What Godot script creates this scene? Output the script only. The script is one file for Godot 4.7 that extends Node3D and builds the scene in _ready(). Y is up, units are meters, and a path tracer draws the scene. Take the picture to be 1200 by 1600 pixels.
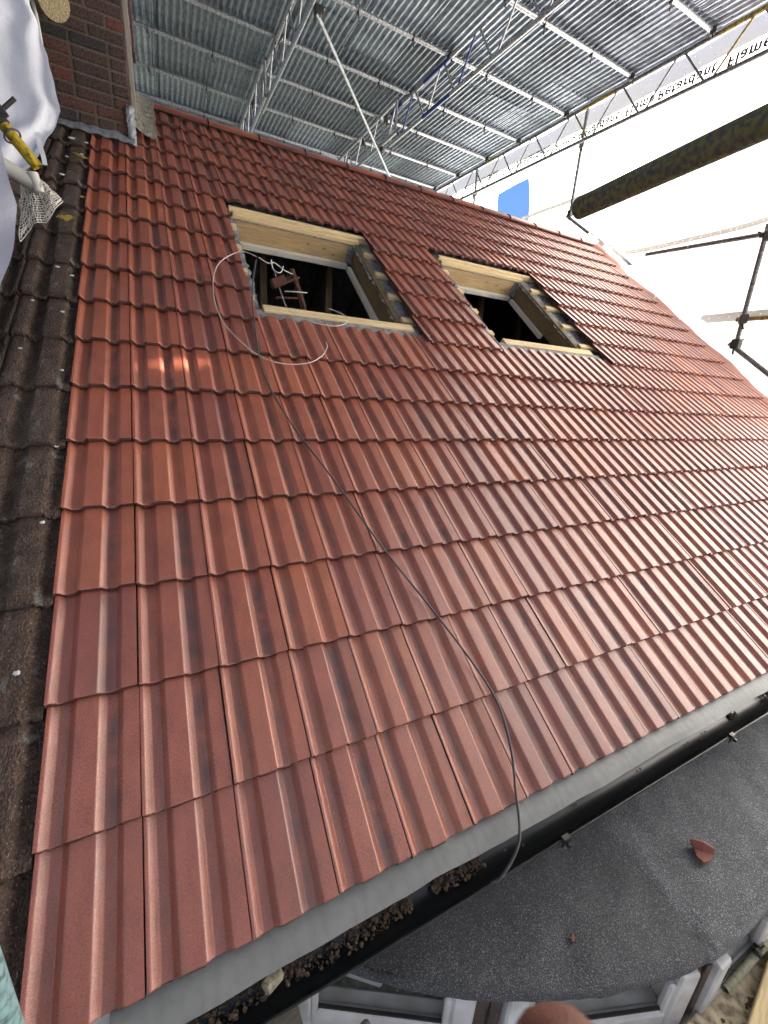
extends Node3D

const G := 0.2981        # gauge of the tile courses, metres
const PITCH := 38.0
const CW := 0.2          # cover width of a tile
var rng := RandomNumberGenerator.new()
var M := {}
var used := {}
var roof_basis := Basis()

# ------------------------------------------------------------------ helpers
func lin(r: float, g: float, b: float, a := 1.0) -> Color:
	var c := Color(r, g, b).linear_to_srgb()
	c.a = a
	return c

func R(u: float, v: float, n := 0.0) -> Vector3:      # roof co-ordinates to world
	return roof_basis * Vector3(u, n, -v)

func numbered(called: String) -> String:
	var k: int = used.get(called, 0)
	used[called] = k + 1
	return called if k == 0 else "%s_%03d" % [called, k]

func tag(o: Node, label: String, category: String, group := "") -> Node:
	o.set_meta("label", label)
	o.set_meta("category", category)
	if group != "":
		o.set_meta("group", group)
	return o

func thing(called: String, label: String, category: String, at := Vector3.ZERO, group := "") -> Node3D:
	var o := Node3D.new()
	o.name = numbered(called)
	o.position = at
	add_child(o, true)
	tag(o, label, category, group)
	return o

func put(called: String, mesh: Mesh, mat: Material, parent: Node = null, at := Transform3D()) -> MeshInstance3D:
	var o := MeshInstance3D.new()
	o.mesh = mesh
	if mat:
		o.material_override = mat
	o.transform = at
	if parent == null or parent == self:
		o.name = numbered(called)
		add_child(o, true)
	else:
		o.name = called
		parent.add_child(o, true)
	return o

func begin(smooth := false) -> SurfaceTool:
	var st := SurfaceTool.new()
	st.begin(Mesh.PRIMITIVE_TRIANGLES)
	st.set_smooth_group(0 if smooth else -1)
	return st

func done(st: SurfaceTool) -> ArrayMesh:
	st.generate_normals()
	return st.commit()

# a,b,c,d counter-clockwise seen from outside
func quad(st: SurfaceTool, a: Vector3, b: Vector3, c: Vector3, d: Vector3, ua := Vector2.ZERO, ub := Vector2.RIGHT, uc := Vector2.ONE, ud := Vector2.DOWN) -> void:
	for k in [[a, ua], [c, uc], [b, ub], [a, ua], [d, ud], [c, uc]]:
		st.set_uv(k[1])
		st.add_vertex(k[0])

func box(st: SurfaceTool, c: Vector3, s: Vector3, b := Basis(), bevel := 0.0, jit := 0.0) -> void:
	# bevelled box; u runs along its longest side
	var h := s * 0.5
	var bv := minf(bevel, minf(h.x, minf(h.y, h.z)) * 0.6)
	var P := func(sx: float, sy: float, sz: float, ax: int) -> Vector3:
		var p := Vector3(sx * (h.x - (0.0 if ax == 0 else bv)), sy * (h.y - (0.0 if ax == 1 else bv)), sz * (h.z - (0.0 if ax == 2 else bv)))
		if jit > 0.0:
			var k := sx * 1.3 + sy * 2.7 + sz * 5.1 + c.x * 31.0 + c.y * 57.0 + c.z * 17.0
			p += Vector3(sin(k * 12.9) , sin(k * 7.3), sin(k * 23.1)) * jit
		return c + b * p
	var faces := [[0, 1], [0, -1], [1, 1], [1, -1], [2, 1], [2, -1]]
	for f in faces:
		var ax: int = f[0]
		var sg: float = f[1]
		var q: Array[Vector3] = []
		for k in [[-1, -1], [1, -1], [1, 1], [-1, 1]]:
			var v := Vector3()
			v[ax] = sg
			v[(ax + 1) % 3] = k[0]
			v[(ax + 2) % 3] = k[1]
			q.append(P.call(v.x, v.y, v.z, ax))
		var lu: float = s[(ax + 1) % 3]
		var lv: float = s[(ax + 2) % 3]
		var uv := [Vector2(0, 0), Vector2(lu, 0), Vector2(lu, lv), Vector2(0, lv)]
		if lv > lu:
			uv = [Vector2(0, 0), Vector2(0, lu), Vector2(lv, lu), Vector2(lv, 0)]
		if sg > 0:
			quad(st, q[0], q[1], q[2], q[3], uv[0], uv[1], uv[2], uv[3])
		else:
			quad(st, q[3], q[2], q[1], q[0], uv[3], uv[2], uv[1], uv[0])
	if bv > 0.0:
		for ax in 3:      # the twelve bevelled edges and eight corners
			var a1 := (ax + 1) % 3
			var a2 := (ax + 2) % 3
			for s1 in [-1.0, 1.0]:
				for s2 in [-1.0, 1.0]:
					var lo := Vector3()
					var hi := Vector3()
					lo[ax] = -1.0; hi[ax] = 1.0
					lo[a1] = s1; hi[a1] = s1; lo[a2] = s2; hi[a2] = s2
					var p1: Vector3 = P.call(lo.x, lo.y, lo.z, a1)
					var p2: Vector3 = P.call(hi.x, hi.y, hi.z, a1)
					var p3: Vector3 = P.call(hi.x, hi.y, hi.z, a2)
					var p4: Vector3 = P.call(lo.x, lo.y, lo.z, a2)
					if s1 * s2 > 0:
						quad(st, p1, p4, p3, p2)
					else:
						quad(st, p1, p2, p3, p4)
		for sx in [-1.0, 1.0]:
			for sy in [-1.0, 1.0]:
				for sz in [-1.0, 1.0]:
					var t := [P.call(sx, sy, sz, 0), P.call(sx, sy, sz, 1), P.call(sx, sy, sz, 2)]
					if sx * sy * sz > 0:
						t.reverse()
					for p in t:
						st.set_uv(Vector2.ZERO)
						st.add_vertex(p)

func box_mesh(s: Vector3, bevel := 0.002, jit := 0.0, c := Vector3.ZERO) -> ArrayMesh:
	var st := begin()
	box(st, c, s, Basis(), bevel, jit)
	return done(st)

func tube(st: SurfaceTool, pts: Array, r: float, sides := 12, caps := true, hollow := 0.0) -> void:
	var n := pts.size()
	var rings := []
	var up := Vector3.UP
	var run := 0.0
	for i in n:
		var t: Vector3 = (pts[mini(i + 1, n - 1)] - pts[maxi(i - 1, 0)]).normalized()
		if i == 0 and absf(t.dot(up)) > 0.9:
			up = Vector3.RIGHT
		var sd := t.cross(up).normalized()
		up = sd.cross(t).normalized()
		if i > 0:
			run += (pts[i] - pts[i - 1]).length()
		var ring := []
		for k in sides + 1:
			var a := TAU * k / sides
			ring.append([pts[i] + (sd * cos(a) + up * sin(a)) * r, Vector2(float(k) / sides * TAU * r, run), t])
		rings.append(ring)
	st.set_smooth_group(1)
	for i in n - 1:
		for k in sides:
			var a = rings[i][k]
			var b = rings[i][k + 1]
			var c = rings[i + 1][k + 1]
			var d = rings[i + 1][k]
			quad(st, a[0], b[0], c[0], d[0], a[1], b[1], c[1], d[1])
	if caps:
		st.set_smooth_group(-1)
		for e in [0, n - 1]:
			var dir: float = -1.0 if e == 0 else 1.0
			var t: Vector3 = rings[e][0][2] * dir
			var cc: Vector3 = pts[e] - t * hollow
			for k in sides:
				var a: Vector3 = rings[e][k][0]
				var b: Vector3 = rings[e][k + 1][0]
				if hollow > 0.0:
					var ai: Vector3 = pts[e] + (a - pts[e]) * 0.86
					var bi: Vector3 = pts[e] + (b - pts[e]) * 0.86
					if e == 0:
						quad(st, a, ai, bi, b)
						quad(st, ai, ai - t * hollow, bi - t * hollow, bi)
					else:
						quad(st, a, b, bi, ai)
						quad(st, ai, bi, bi - t * hollow, ai - t * hollow)
					a = ai - t * hollow
					b = bi - t * hollow
				var tri := [cc, a, b] if e == 0 else [cc, b, a]
				for p in tri:
					st.set_uv(Vector2.ZERO)
					st.add_vertex(p)

func tube_mesh(pts: Array, r: float, sides := 12, hollow := 0.0) -> ArrayMesh:
	var st := begin(true)
	tube(st, pts, r, sides, true, hollow)
	return done(st)

func spline(pts: Array, per := 6) -> Array:
	var out := []
	for i in pts.size() - 1:
		var p0: Vector3 = pts[maxi(i - 1, 0)]
		var p1: Vector3 = pts[i]
		var p2: Vector3 = pts[i + 1]
		var p3: Vector3 = pts[mini(i + 2, pts.size() - 1)]
		for k in per:
			var t := float(k) / per
			out.append(p1.cubic_interpolate(p2, p0, p3, t))
	out.append(pts[-1])
	return out

# a sheet from a function of (i, j): grid of points, smooth
func sheet(nu: int, nv: int, f: Callable, uvs := Vector2.ONE) -> ArrayMesh:
	var st := begin(true)
	var P := []
	for j in nv + 1:
		var row := []
		for i in nu + 1:
			row.append(f.call(float(i) / nu, float(j) / nv))
		P.append(row)
	for j in nv:
		for i in nu:
			var u0 := float(i) / nu
			var u1 := float(i + 1) / nu
			var v0 := float(j) / nv
			var v1 := float(j + 1) / nv
			quad(st, P[j][i], P[j][i + 1], P[j + 1][i + 1], P[j + 1][i], Vector2(u0, v0) * uvs, Vector2(u1, v0) * uvs, Vector2(u1, v1) * uvs, Vector2(u0, v1) * uvs)
	return done(st)

func noise(freq: float, sd: int, oct := 3, kind := FastNoiseLite.TYPE_SIMPLEX_SMOOTH) -> FastNoiseLite:
	var n := FastNoiseLite.new()
	n.noise_type = kind
	n.frequency = freq
	n.seed = sd
	n.fractal_octaves = oct
	n.fractal_type = FastNoiseLite.FRACTAL_FBM if oct > 1 else FastNoiseLite.FRACTAL_NONE
	return n

func ntex(n: FastNoiseLite, size: int, stops: Array, normal := false, strength := 4.0) -> NoiseTexture2D:
	var t := NoiseTexture2D.new()
	t.width = size
	t.height = size
	t.seamless = true
	t.noise = n
	if normal:
		t.as_normal_map = true
		t.bump_strength = strength
	elif stops.size():
		var g := Gradient.new()
		var off := PackedFloat32Array()
		var col := PackedColorArray()
		for s in stops:
			off.append(s[0])
			col.append(s[1])
		g.offsets = off
		g.colors = col
		t.color_ramp = g
	return t

func mat(c: Color, rough := 0.7, metal := 0.0, tex: Texture2D = null, nrm: Texture2D = null, scale := 1.0, tri := true, nstr := 1.0) -> StandardMaterial3D:
	var m := StandardMaterial3D.new()
	m.albedo_color = c
	m.roughness = rough
	m.metallic = metal
	if tex:
		m.albedo_texture = tex
	if nrm:
		m.normal_enabled = true
		m.normal_texture = nrm
		m.normal_scale = nstr
	if tri and (tex or nrm):
		m.uv1_triplanar = true
	m.uv1_scale = Vector3.ONE * scale
	return m

# ------------------------------------------------------------------ materials
func tile_texture(sd: int, warm: float, streaks: Array) -> ImageTexture:
	var w := 160
	var h := 320
	var im := Image.create(w, h, false, Image.FORMAT_RGB8)
	var fine := noise(0.33, sd, 2)
	var blot := noise(0.012, sd + 7, 3)
	var along := noise(0.008, sd + 19, 2)
	var base := Vector3(0.285, 0.082, 0.055).lerp(Vector3(0.375, 0.112, 0.056), warm)
	for y in h:
		for x in w:
			var q := blot.get_noise_2d(x * 2.0, y * 0.8)
			var c := base * (1.0 + 0.20 * q + 0.30 * fine.get_noise_2d(x, y) + rng.randf_range(-0.24, 0.24))
			for s in streaks:
				var d: float = (x / float(w) - s[0] - 0.03 * along.get_noise_2d(y * 2.0, s[0] * 900.0)) / s[1]
				var k: float = exp(-d * d) * s[2] * clampf(0.65 + 0.8 * along.get_noise_2d(s[0] * 700.0, y * 1.6), 0.0, 1.0)
				c = c.lerp(Vector3(0.085, 0.050, 0.047), k)
			var r := rng.randf()
			if r < 0.05:
				c *= 0.62
			elif r > 0.985:
				c *= 1.35
			im.set_pixel(x, y, lin(clampf(c.x, 0, 1), clampf(c.y, 0, 1), clampf(c.z, 0, 1)))
	return ImageTexture.create_from_image(im)

func make_materials() -> void:
	var grit := ntex(noise(0.30, 3, 2), 512, [], true, 2.2)
	var sets := [[0.1, []], [0.6, [[0.66, 0.06, 0.9]]], [0.3, [[0.22, 0.05, 0.45], [0.70, 0.08, 0.85]]], [0.9, [[0.18, 0.07, 0.6]]], [0.25, [[0.68, 0.11, 0.8], [0.95, 0.06, 0.4]]], [0.5, [[0.20, 0.05, 0.6], [0.64, 0.06, 0.4]]], [0.0, [[0.62, 0.16, 0.65]]]]
	M.tiles = []
	for i in sets.size():
		var m := mat(Color.WHITE, 0.29, 0.0, tile_texture(40 + i, sets[i][0], sets[i][1]), grit, 1.0, false, 0.55)
		m.metallic_specular = 0.70
		m.roughness = [0.29, 0.33, 0.27, 0.31, 0.36, 0.30, 0.34][i]
		M.tiles.append(m)
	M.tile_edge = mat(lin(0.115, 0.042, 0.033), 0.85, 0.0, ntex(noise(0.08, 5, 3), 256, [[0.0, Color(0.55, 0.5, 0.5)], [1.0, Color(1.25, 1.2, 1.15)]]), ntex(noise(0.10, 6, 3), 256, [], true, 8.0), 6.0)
	# weathered tiles: near black brown, sprinkled with pale grit and lichen
	var w := 256
	M.old = []
	for v in 3:
		var im := Image.create(w, w, false, Image.FORMAT_RGB8)
		var a := noise(0.02, 60 + v, 4)
		var b := noise(0.22, 70 + v, 2)
		var l := noise(0.013, 80 + v, 3)
		for y in w:
			for x in w:
				var c := Vector3(0.064, 0.040, 0.029) * (1.0 + 0.7 * a.get_noise_2d(x, y) + 0.5 * b.get_noise_2d(x, y))
				var li := l.get_noise_2d(x, y)
				if li > 0.42:
					c = c.lerp(Vector3(0.12, 0.11, 0.10), minf(1.0, (li - 0.42) * 5.0))
				c *= rng.randf_range(0.65, 1.35)
				if rng.randf() < 0.016:
					c = Vector3(0.42, 0.40, 0.38) * rng.randf_range(0.5, 1.1)
				elif rng.randf() < 0.04:
					c *= 2.0
				im.set_pixel(x, y, lin(c.x, c.y, c.z))
		M.old.append(mat(Color.WHITE, 0.9, 0.0, ImageTexture.create_from_image(im), ntex(noise(0.12, 90 + v, 3), 256, [], true, 7.0), 1.0, false, 1.0))
	M.lichen = mat(lin(0.42, 0.29, 0.05), 0.95, 0.0, ntex(noise(0.06, 15, 3), 128, [[0.0, Color(0.6, 0.6, 0.6)], [1.0, Color(1.2, 1.2, 1.2)]]), null, 12.0)
	M.dropping = mat(lin(0.62, 0.62, 0.60), 0.9)
	M.bricks = []
	for c in [Vector3(0.105, 0.058, 0.046), Vector3(0.145, 0.062, 0.048), Vector3(0.056, 0.048, 0.047), Vector3(0.19, 0.062, 0.045), Vector3(0.085, 0.052, 0.043)]:
		M.bricks.append(mat(lin(c.x * 0.72, c.y * 0.72, c.z * 0.72), 0.92, 0.0, ntex(noise(0.03, 100 + int(c.x * 900), 5), 256, [[0.0, Color(0.45, 0.45, 0.48)], [0.5, Color(0.95, 0.95, 0.95)], [1.0, Color(1.3, 1.25, 1.2)]]), ntex(noise(0.06, 31, 4), 256, [], true, 7.0), 7.0))
	M.mortar = mat(lin(0.15, 0.125, 0.095), 0.95, 0.0, ntex(noise(0.05, 33, 4), 256, [[0.0, Color(0.6, 0.6, 0.6)], [1.0, Color(1.1, 1.1, 1.1)]]), ntex(noise(0.1, 34, 3), 256, [], true, 6.0), 6.0)
	M.lead = mat(lin(0.23, 0.25, 0.27), 0.55, 0.35, ntex(noise(0.02, 35, 4), 256, [[0.0, Color(0.6, 0.6, 0.62)], [1.0, Color(1.25, 1.25, 1.25)]]), ntex(noise(0.02, 36, 3), 256, [], true, 5.0), 4.0)
	M.cement = mat(lin(0.30, 0.285, 0.245), 0.95, 0.0, ntex(noise(0.018, 37, 4), 256, [[0.0, Color(0.45, 0.44, 0.42)], [1.0, Color(1.2, 1.2, 1.2)]]), ntex(noise(0.05, 38, 4), 256, [], true, 8.0), 4.0)
	M.timbers = []
	for t in [[Vector3(0.60, 0.47, 0.26), 1], [Vector3(0.44, 0.31, 0.15), 2], [Vector3(0.17, 0.115, 0.055), 3], [Vector3(0.23, 0.205, 0.165), 4], [Vector3(0.20, 0.165, 0.125), 5]]:
		M.timbers.append(wood(t[0], t[1]))
	M.underlay = mat(lin(0.25, 0.255, 0.26), 0.75, 0.0, ntex(noise(0.015, 41, 4), 256, [[0.0, Color(0.6, 0.6, 0.62)], [1.0, Color(1.25, 1.25, 1.25)]]), ntex(noise(0.012, 42, 3), 256, [], true, 10.0), 3.0)
	M.insulation = mat(lin(0.62, 0.60, 0.52), 0.9, 0.0, null, ntex(noise(0.1, 43, 3), 256, [], true, 4.0), 8.0)
	M.felt = felt_material(0.058, 301)
	M.pale_felt = felt_material(0.084, 311)
	M.eave_felt = mat(lin(0.20, 0.205, 0.20), 0.5, 0.0, ntex(noise(0.02, 45, 5), 512, [[0.0, Color(0.90, 0.90, 0.90)], [1.0, Color(1.07, 1.07, 1.07)]]), ntex(noise(0.02, 46, 3), 256, [], true, 0.8), 3.0)
	M.gutter = mat(lin(0.010, 0.011, 0.012), 0.3, 0.0, ntex(noise(0.02, 47, 4), 256, [[0.0, Color(0.8, 0.8, 0.8)], [0.6, Color(1, 1, 1)], [1.0, Color(2.6, 2.5, 2.4)]]), null, 5.0)
	M.upvc = mat(lin(0.72, 0.73, 0.76), 0.32, 0.0, ntex(noise(0.01, 48, 4), 256, [[0.0, Color(0.82, 0.81, 0.79)], [1.0, Color(1, 1, 1)]]), null, 3.0)
	M.post = mat(lin(0.075, 0.050, 0.042), 0.45, 0.0, ntex(noise(0.02, 49, 4), 256, [[0.0, Color(0.6, 0.6, 0.6)], [1.0, Color(1.3, 1.3, 1.3)]]), null, 3.0)
	M.glass = mat(Color(0.10, 0.14, 0.12, 0.06), 0.02)
	M.glass.metallic_specular = 0.2
	M.glass.transparency = BaseMaterial3D.TRANSPARENCY_ALPHA
	M.galv = mat(lin(0.46, 0.47, 0.48), 0.42, 0.65, ntex(noise(0.02, 51, 5), 512, [[0.0, Color(0.55, 0.56, 0.58)], [0.5, Color(0.9, 0.9, 0.9)], [1.0, Color(1.15, 1.15, 1.12)]]), ntex(noise(0.06, 52, 3), 256, [], true, 1.5), 3.0)
	M.steel = mat(lin(0.20, 0.20, 0.205), 0.5, 0.5, ntex(noise(0.02, 53, 5), 512, [[0.0, Color(0.5, 0.48, 0.46)], [1.0, Color(1.25, 1.25, 1.25)]]), null, 3.0)
	M.steel_light = mat(lin(0.30, 0.31, 0.32), 0.5, 0.5, ntex(noise(0.02, 83, 5), 256, [[0.0, Color(0.6, 0.6, 0.6)], [1.0, Color(1.2, 1.2, 1.2)]]), null, 3.0)
	M.ochre_steel = mat(lin(0.34, 0.27, 0.10), 0.6, 0.3, ntex(noise(0.025, 54, 5), 256, [[0.0, Color(0.4, 0.4, 0.42)], [1.0, Color(1.25, 1.2, 1.1)]]), null, 4.0)
	M.blue = mat(lin(0.010, 0.035, 0.20), 0.4, 0.1, ntex(noise(0.03, 55, 4), 256, [[0.0, Color(0.6, 0.6, 0.6)], [1.0, Color(1.2, 1.2, 1.2)]]), null, 4.0)
	M.olive = mat(lin(0.22, 0.22, 0.16), 0.6, 0.0, ntex(noise(0.03, 82, 4), 256, [[0.0, Color(0.6, 0.6, 0.55)], [1.0, Color(1.2, 1.2, 1.15)]]), null, 5.0)
	M.coupler = mat(lin(0.055, 0.052, 0.050), 0.55, 0.5, ntex(noise(0.05, 56, 4), 256, [[0.0, Color(0.5, 0.45, 0.4)], [1.0, Color(1.6, 1.5, 1.4)]]), null, 8.0)
	M.corr = []
	for v in 4:
		var t := ntex(noise(0.010, 120 + v, 5), 512, [[0.0, Color(0.42, 0.43, 0.46)], [0.45, Color(0.80, 0.81, 0.84)], [0.75, Color(1.0, 1.0, 1.0)], [1.0, Color(1.3, 1.3, 1.28)]])
		var c: float = [0.37, 0.28, 0.44, 0.33][v]
		var m := mat(lin(c * 0.87, c * 0.98, c * 1.13), 0.36, 0.6, t, ntex(noise(0.015, 130, 4), 256, [], true, 0.7), 1.0)
		m.uv1_scale = Vector3(9.0, 3.0, 1.1)
		M.corr.append(m)
	M.sheeting = mat(lin(0.86, 0.87, 0.87), 0.5)
	M.sheeting.backlight_enabled = true
	M.sheeting.backlight = Color(1.55, 1.55, 1.55)
	M.tarp = mat(lin(0.74, 0.76, 0.82), 0.6, 0.0, null, ntex(noise(0.03, 57, 4), 256, [], true, 2.0), 3.0)
	M.tarp.backlight_enabled = true
	M.tarp.backlight = Color(0.5, 0.5, 0.5)
	M.fleece = mat(lin(0.52, 0.52, 0.58), 0.95, 0.0, ntex(noise(0.12, 58, 3), 512, [[0.0, Color(0.65, 0.65, 0.68)], [1.0, Color(1.15, 1.15, 1.15)]]), ntex(noise(0.2, 59, 3), 512, [], true, 5.0), 6.0)
	M.shade_sheet = mat(lin(0.70, 0.72, 0.72), 0.45)
	M.shade_sheet.backlight_enabled = true
	M.shade_sheet.backlight = Color(0.78, 0.79, 0.80)
	M.added_sheet = mat(lin(0.60, 0.60, 0.60), 0.8)  # for the two unseen sheets added to soften and hold back light
	M.added_sheet.backlight_enabled = true
	M.added_sheet.backlight = Color(0.85, 0.85, 0.85)
	M.band = mat(lin(0.58, 0.58, 0.57), 0.6)
	M.band.backlight_enabled = true
	M.band.backlight = Color(0.40, 0.39, 0.36)
	M.ink = mat(lin(0.025, 0.025, 0.03), 0.8)
	M.yellow = mat(lin(0.50, 0.36, 0.02), 0.5, 0.0, ntex(noise(0.02, 61, 5), 256, [[0.0, Color(0.3, 0.28, 0.25)], [0.42, Color(0.75, 0.72, 0.6)], [0.6, Color(1.05, 1.05, 1.0)], [1.0, Color(1.15, 1.15, 1.1)]]), null, 7.0)
	var mossy := ntex(noise(0.035, 62, 6), 512, [[0.0, Color(0.5, 0.52, 0.58)], [0.45, Color(0.70, 0.71, 0.72)], [0.52, Color(0.85, 0.80, 0.68)], [0.64, Color(1.35, 1.08, 0.5)], [1.0, Color(1.9, 1.45, 0.45)]])
	M.mossy = mat(lin(0.145, 0.15, 0.155), 0.7, 0.1, mossy, ntex(noise(0.05, 63, 4), 256, [], true, 1.5), 4.0)
	M.teal = mat(lin(0.22, 0.36, 0.38), 0.6, 0.1, ntex(noise(0.02, 64, 5), 512, [[0.0, Color(0.4, 0.4, 0.38)], [0.5, Color(0.95, 0.95, 0.95)], [1.0, Color(1.25, 1.25, 1.25)]]), null, 6.0)
	M.net = mat(lin(0.66, 0.64, 0.58), 0.8)
	M.plastic = mat(lin(0.50, 0.50, 0.46), 0.4)
	M.plastic.backlight_enabled = true
	M.plastic.backlight = Color(0.4, 0.4, 0.4)
	M.rope = mat(lin(0.36, 0.30, 0.19), 0.95, 0.0, ntex(noise(0.08, 65, 3), 256, [[0.0, Color(0.5, 0.48, 0.42)], [1.0, Color(1.3, 1.3, 1.25)]]), ntex(noise(0.08, 66, 3), 256, [], true, 8.0), 5.0)
	M.cable = mat(lin(0.055, 0.055, 0.058), 0.45)
	M.wire = mat(lin(0.55, 0.54, 0.50), 0.4, 0.2)
	M.rust = mat(lin(0.085, 0.035, 0.022), 0.85, 0.15, ntex(noise(0.03, 67, 5), 256, [[0.0, Color(0.5, 0.45, 0.45)], [1.0, Color(1.5, 1.4, 1.3)]]), ntex(noise(0.05, 68, 4), 256, [], true, 6.0), 9.0)
	M.dirt = mat(lin(0.17, 0.12, 0.08), 0.95, 0.0, ntex(noise(0.1, 69, 3), 256, [[0.0, Color(0.35, 0.3, 0.28)], [0.55, Color(1, 1, 1)], [1.0, Color(2.4, 2.2, 2.0)]]), ntex(noise(0.1, 70, 3), 256, [], true, 8.0), 9.0)
	M.stone = mat(lin(0.50, 0.45, 0.34), 0.9, 0.0, ntex(noise(0.03, 71, 4), 256, [[0.0, Color(0.7, 0.68, 0.65)], [1.0, Color(1.15, 1.15, 1.15)]]), ntex(noise(0.05, 72, 4), 256, [], true, 6.0), 10.0)
	M.verge = mat(lin(0.42, 0.20, 0.16), 0.8, 0.0, ntex(noise(0.012, 73, 3), 256, [[0.0, Color(0.8, 0.8, 0.8)], [1.0, Color(1.1, 1.1, 1.1)]]), null, 1.5)
	M.sand_board = mat(lin(0.54, 0.46, 0.34), 0.9, 0.0, ntex(noise(0.015, 74, 5), 512, [[0.0, Color(0.45, 0.43, 0.42)], [0.4, Color(0.85, 0.84, 0.82)], [1.0, Color(1.15, 1.15, 1.12)]]), ntex(noise(0.06, 75, 4), 256, [], true, 0.7), 3.0)
	M.mud = mat(lin(0.10, 0.06, 0.04), 0.9, 0.0, null, ntex(noise(0.06, 76, 4), 256, [], true, 8.0), 12.0)
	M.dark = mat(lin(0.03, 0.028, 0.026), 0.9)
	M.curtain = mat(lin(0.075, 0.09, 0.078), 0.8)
	M.ground = mat(lin(0.10, 0.11, 0.06), 0.95, 0.0, ntex(noise(0.02, 77, 5), 512, [[0.0, Color(0.5, 0.5, 0.5)], [1.0, Color(1.3, 1.3, 1.2)]]), null, 0.7)
	M.shard = mat(lin(0.22, 0.075, 0.055), 0.7, 0.0, null, ntex(noise(0.06, 81, 4), 256, [], true, 5.0), 10.0)
	M.skin = mat(lin(0.19, 0.090, 0.070), 0.5, 0.0, ntex(noise(0.03, 78, 4), 256, [[0.0, Color(0.85, 0.8, 0.78)], [1.0, Color(1.05, 1.05, 1.05)]]), ntex(noise(0.12, 79, 3), 256, [], true, 2.0), 40.0)
	M.skin.subsurf_scatter_enabled = true
	M.skin.subsurf_scatter_strength = 0.15

func wood(c: Vector3, sd: int) -> StandardMaterial3D:     # grain along u (metres)
	var w := 512
	var h := 128
	var im := Image.create(w, h, false, Image.FORMAT_RGB8)
	var a := noise(0.02, 200 + sd, 4)
	var b := noise(0.15, 210 + sd, 3)
	for y in h:
		for x in w:
			var th := TAU * x / w       # wraps along the grain
			var wave := a.get_noise_3d(cos(th) * 30.0, sin(th) * 30.0, y * 1.2)
			var rings := 0.5 + 0.5 * sin(y * 0.55 + wave * 9.0)
			var k := 1.0 + 0.20 * (rings - 0.5) + 0.25 * a.get_noise_3d(cos(th) * 22.0, sin(th) * 22.0, y * 2.0 + 400.0) + 0.18 * b.get_noise_3d(cos(th) * 9.0, sin(th) * 9.0, y * 4.0)
			im.set_pixel(x, y, lin(clampf(c.x * k, 0, 1), clampf(c.y * k * (0.97 + 0.03 * rings), 0, 1), clampf(c.z * k, 0, 1)))
	for i in 5:                          # knots
		var kx := rng.randi_range(20, w - 20)
		var ky := rng.randi_range(15, h - 15)
		for y in range(-6, 7):
			for x in range(-9, 10):
				var d := Vector2(x / 9.0, y / 6.0).length()
				if d < 1.0:
					var o := im.get_pixel(kx + x, ky + y)
					im.set_pixel(kx + x, ky + y, o.lerp(lin(c.x * 0.3, c.y * 0.22, c.z * 0.18), (1.0 - d) * 0.9))
	var m := mat(Color.WHITE, 0.8, 0.0, ImageTexture.create_from_image(im), null, 1.0, false)
	m.uv1_scale = Vector3(1.0, 4.5, 1.0)
	return m

func felt_material(shade: float, sd: int) -> StandardMaterial3D:
	var w := 1024
	var im := Image.create(w, w, false, Image.FORMAT_RGB8)
	var hm := Image.create(w, w, false, Image.FORMAT_RGB8)
	var a := noise(0.006, sd, 4)
	var b := noise(0.30, 302, 2)
	var d := noise(0.27, 303, 1)
	var wear := noise(0.01, 304, 3)
	for y in w:
		for x in w:
			var g := b.get_noise_2d(x, y)
			var s := d.get_noise_2d(x + 500, y)
			var k := shade * (1.0 + 0.3 * a.get_noise_2d(x, y)) * (0.45 + 1.1 * rng.randf()) * (1.0 + 0.5 * g)
			if rng.randf() < 0.10 + 0.06 * wear.get_noise_2d(x, y):
				k += shade * rng.randf_range(1.0, 8.5)
			k = maxf(k, 0.008)
			im.set_pixel(x, y, lin(k * 0.95, k * 1.0, k * 1.10))
			var hh := clampf(0.45 + 0.4 * g + 0.4 * maxf(s, 0.0), 0, 1)
			hm.set_pixel(x, y, Color(hh, hh, hh))
	hm.bump_map_to_normal_map(4.0)
	var m := mat(Color.WHITE, 0.72, 0.0, ImageTexture.create_from_image(im), ImageTexture.create_from_image(hm), 1.0, false, 1.0)
	return m

# ------------------------------------------------------------------ tiles
func profile(corners: Array, ch: float) -> Array:
	var out := [corners[0]]
	for i in range(1, corners.size() - 1):
		var p: Vector2 = corners[i]
		var a: Vector2 = (corners[i - 1] - p).normalized()
		var b: Vector2 = (corners[i + 1] - p).normalized()
		out.append(p + a * ch)
		out.append(p + (a + b) * ch * 0.22)
		out.append(p + b * ch)
	out.append(corners[-1])
	return out

func clipped(pr: Array, x0: float, x1: float) -> Array:
	var out := []
	for i in pr.size() - 1:
		var a: Vector2 = pr[i]
		var b: Vector2 = pr[i + 1]
		if b.x <= x0 or a.x >= x1:
			continue
		var p := a
		if a.x < x0:
			p = a.lerp(b, (x0 - a.x) / (b.x - a.x))
		out.append(p)
		if b.x >= x1:
			out.append(a.lerp(b, (x1 - a.x) / (b.x - a.x)))
			return out
	out.append(pr[-1])
	return out

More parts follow.
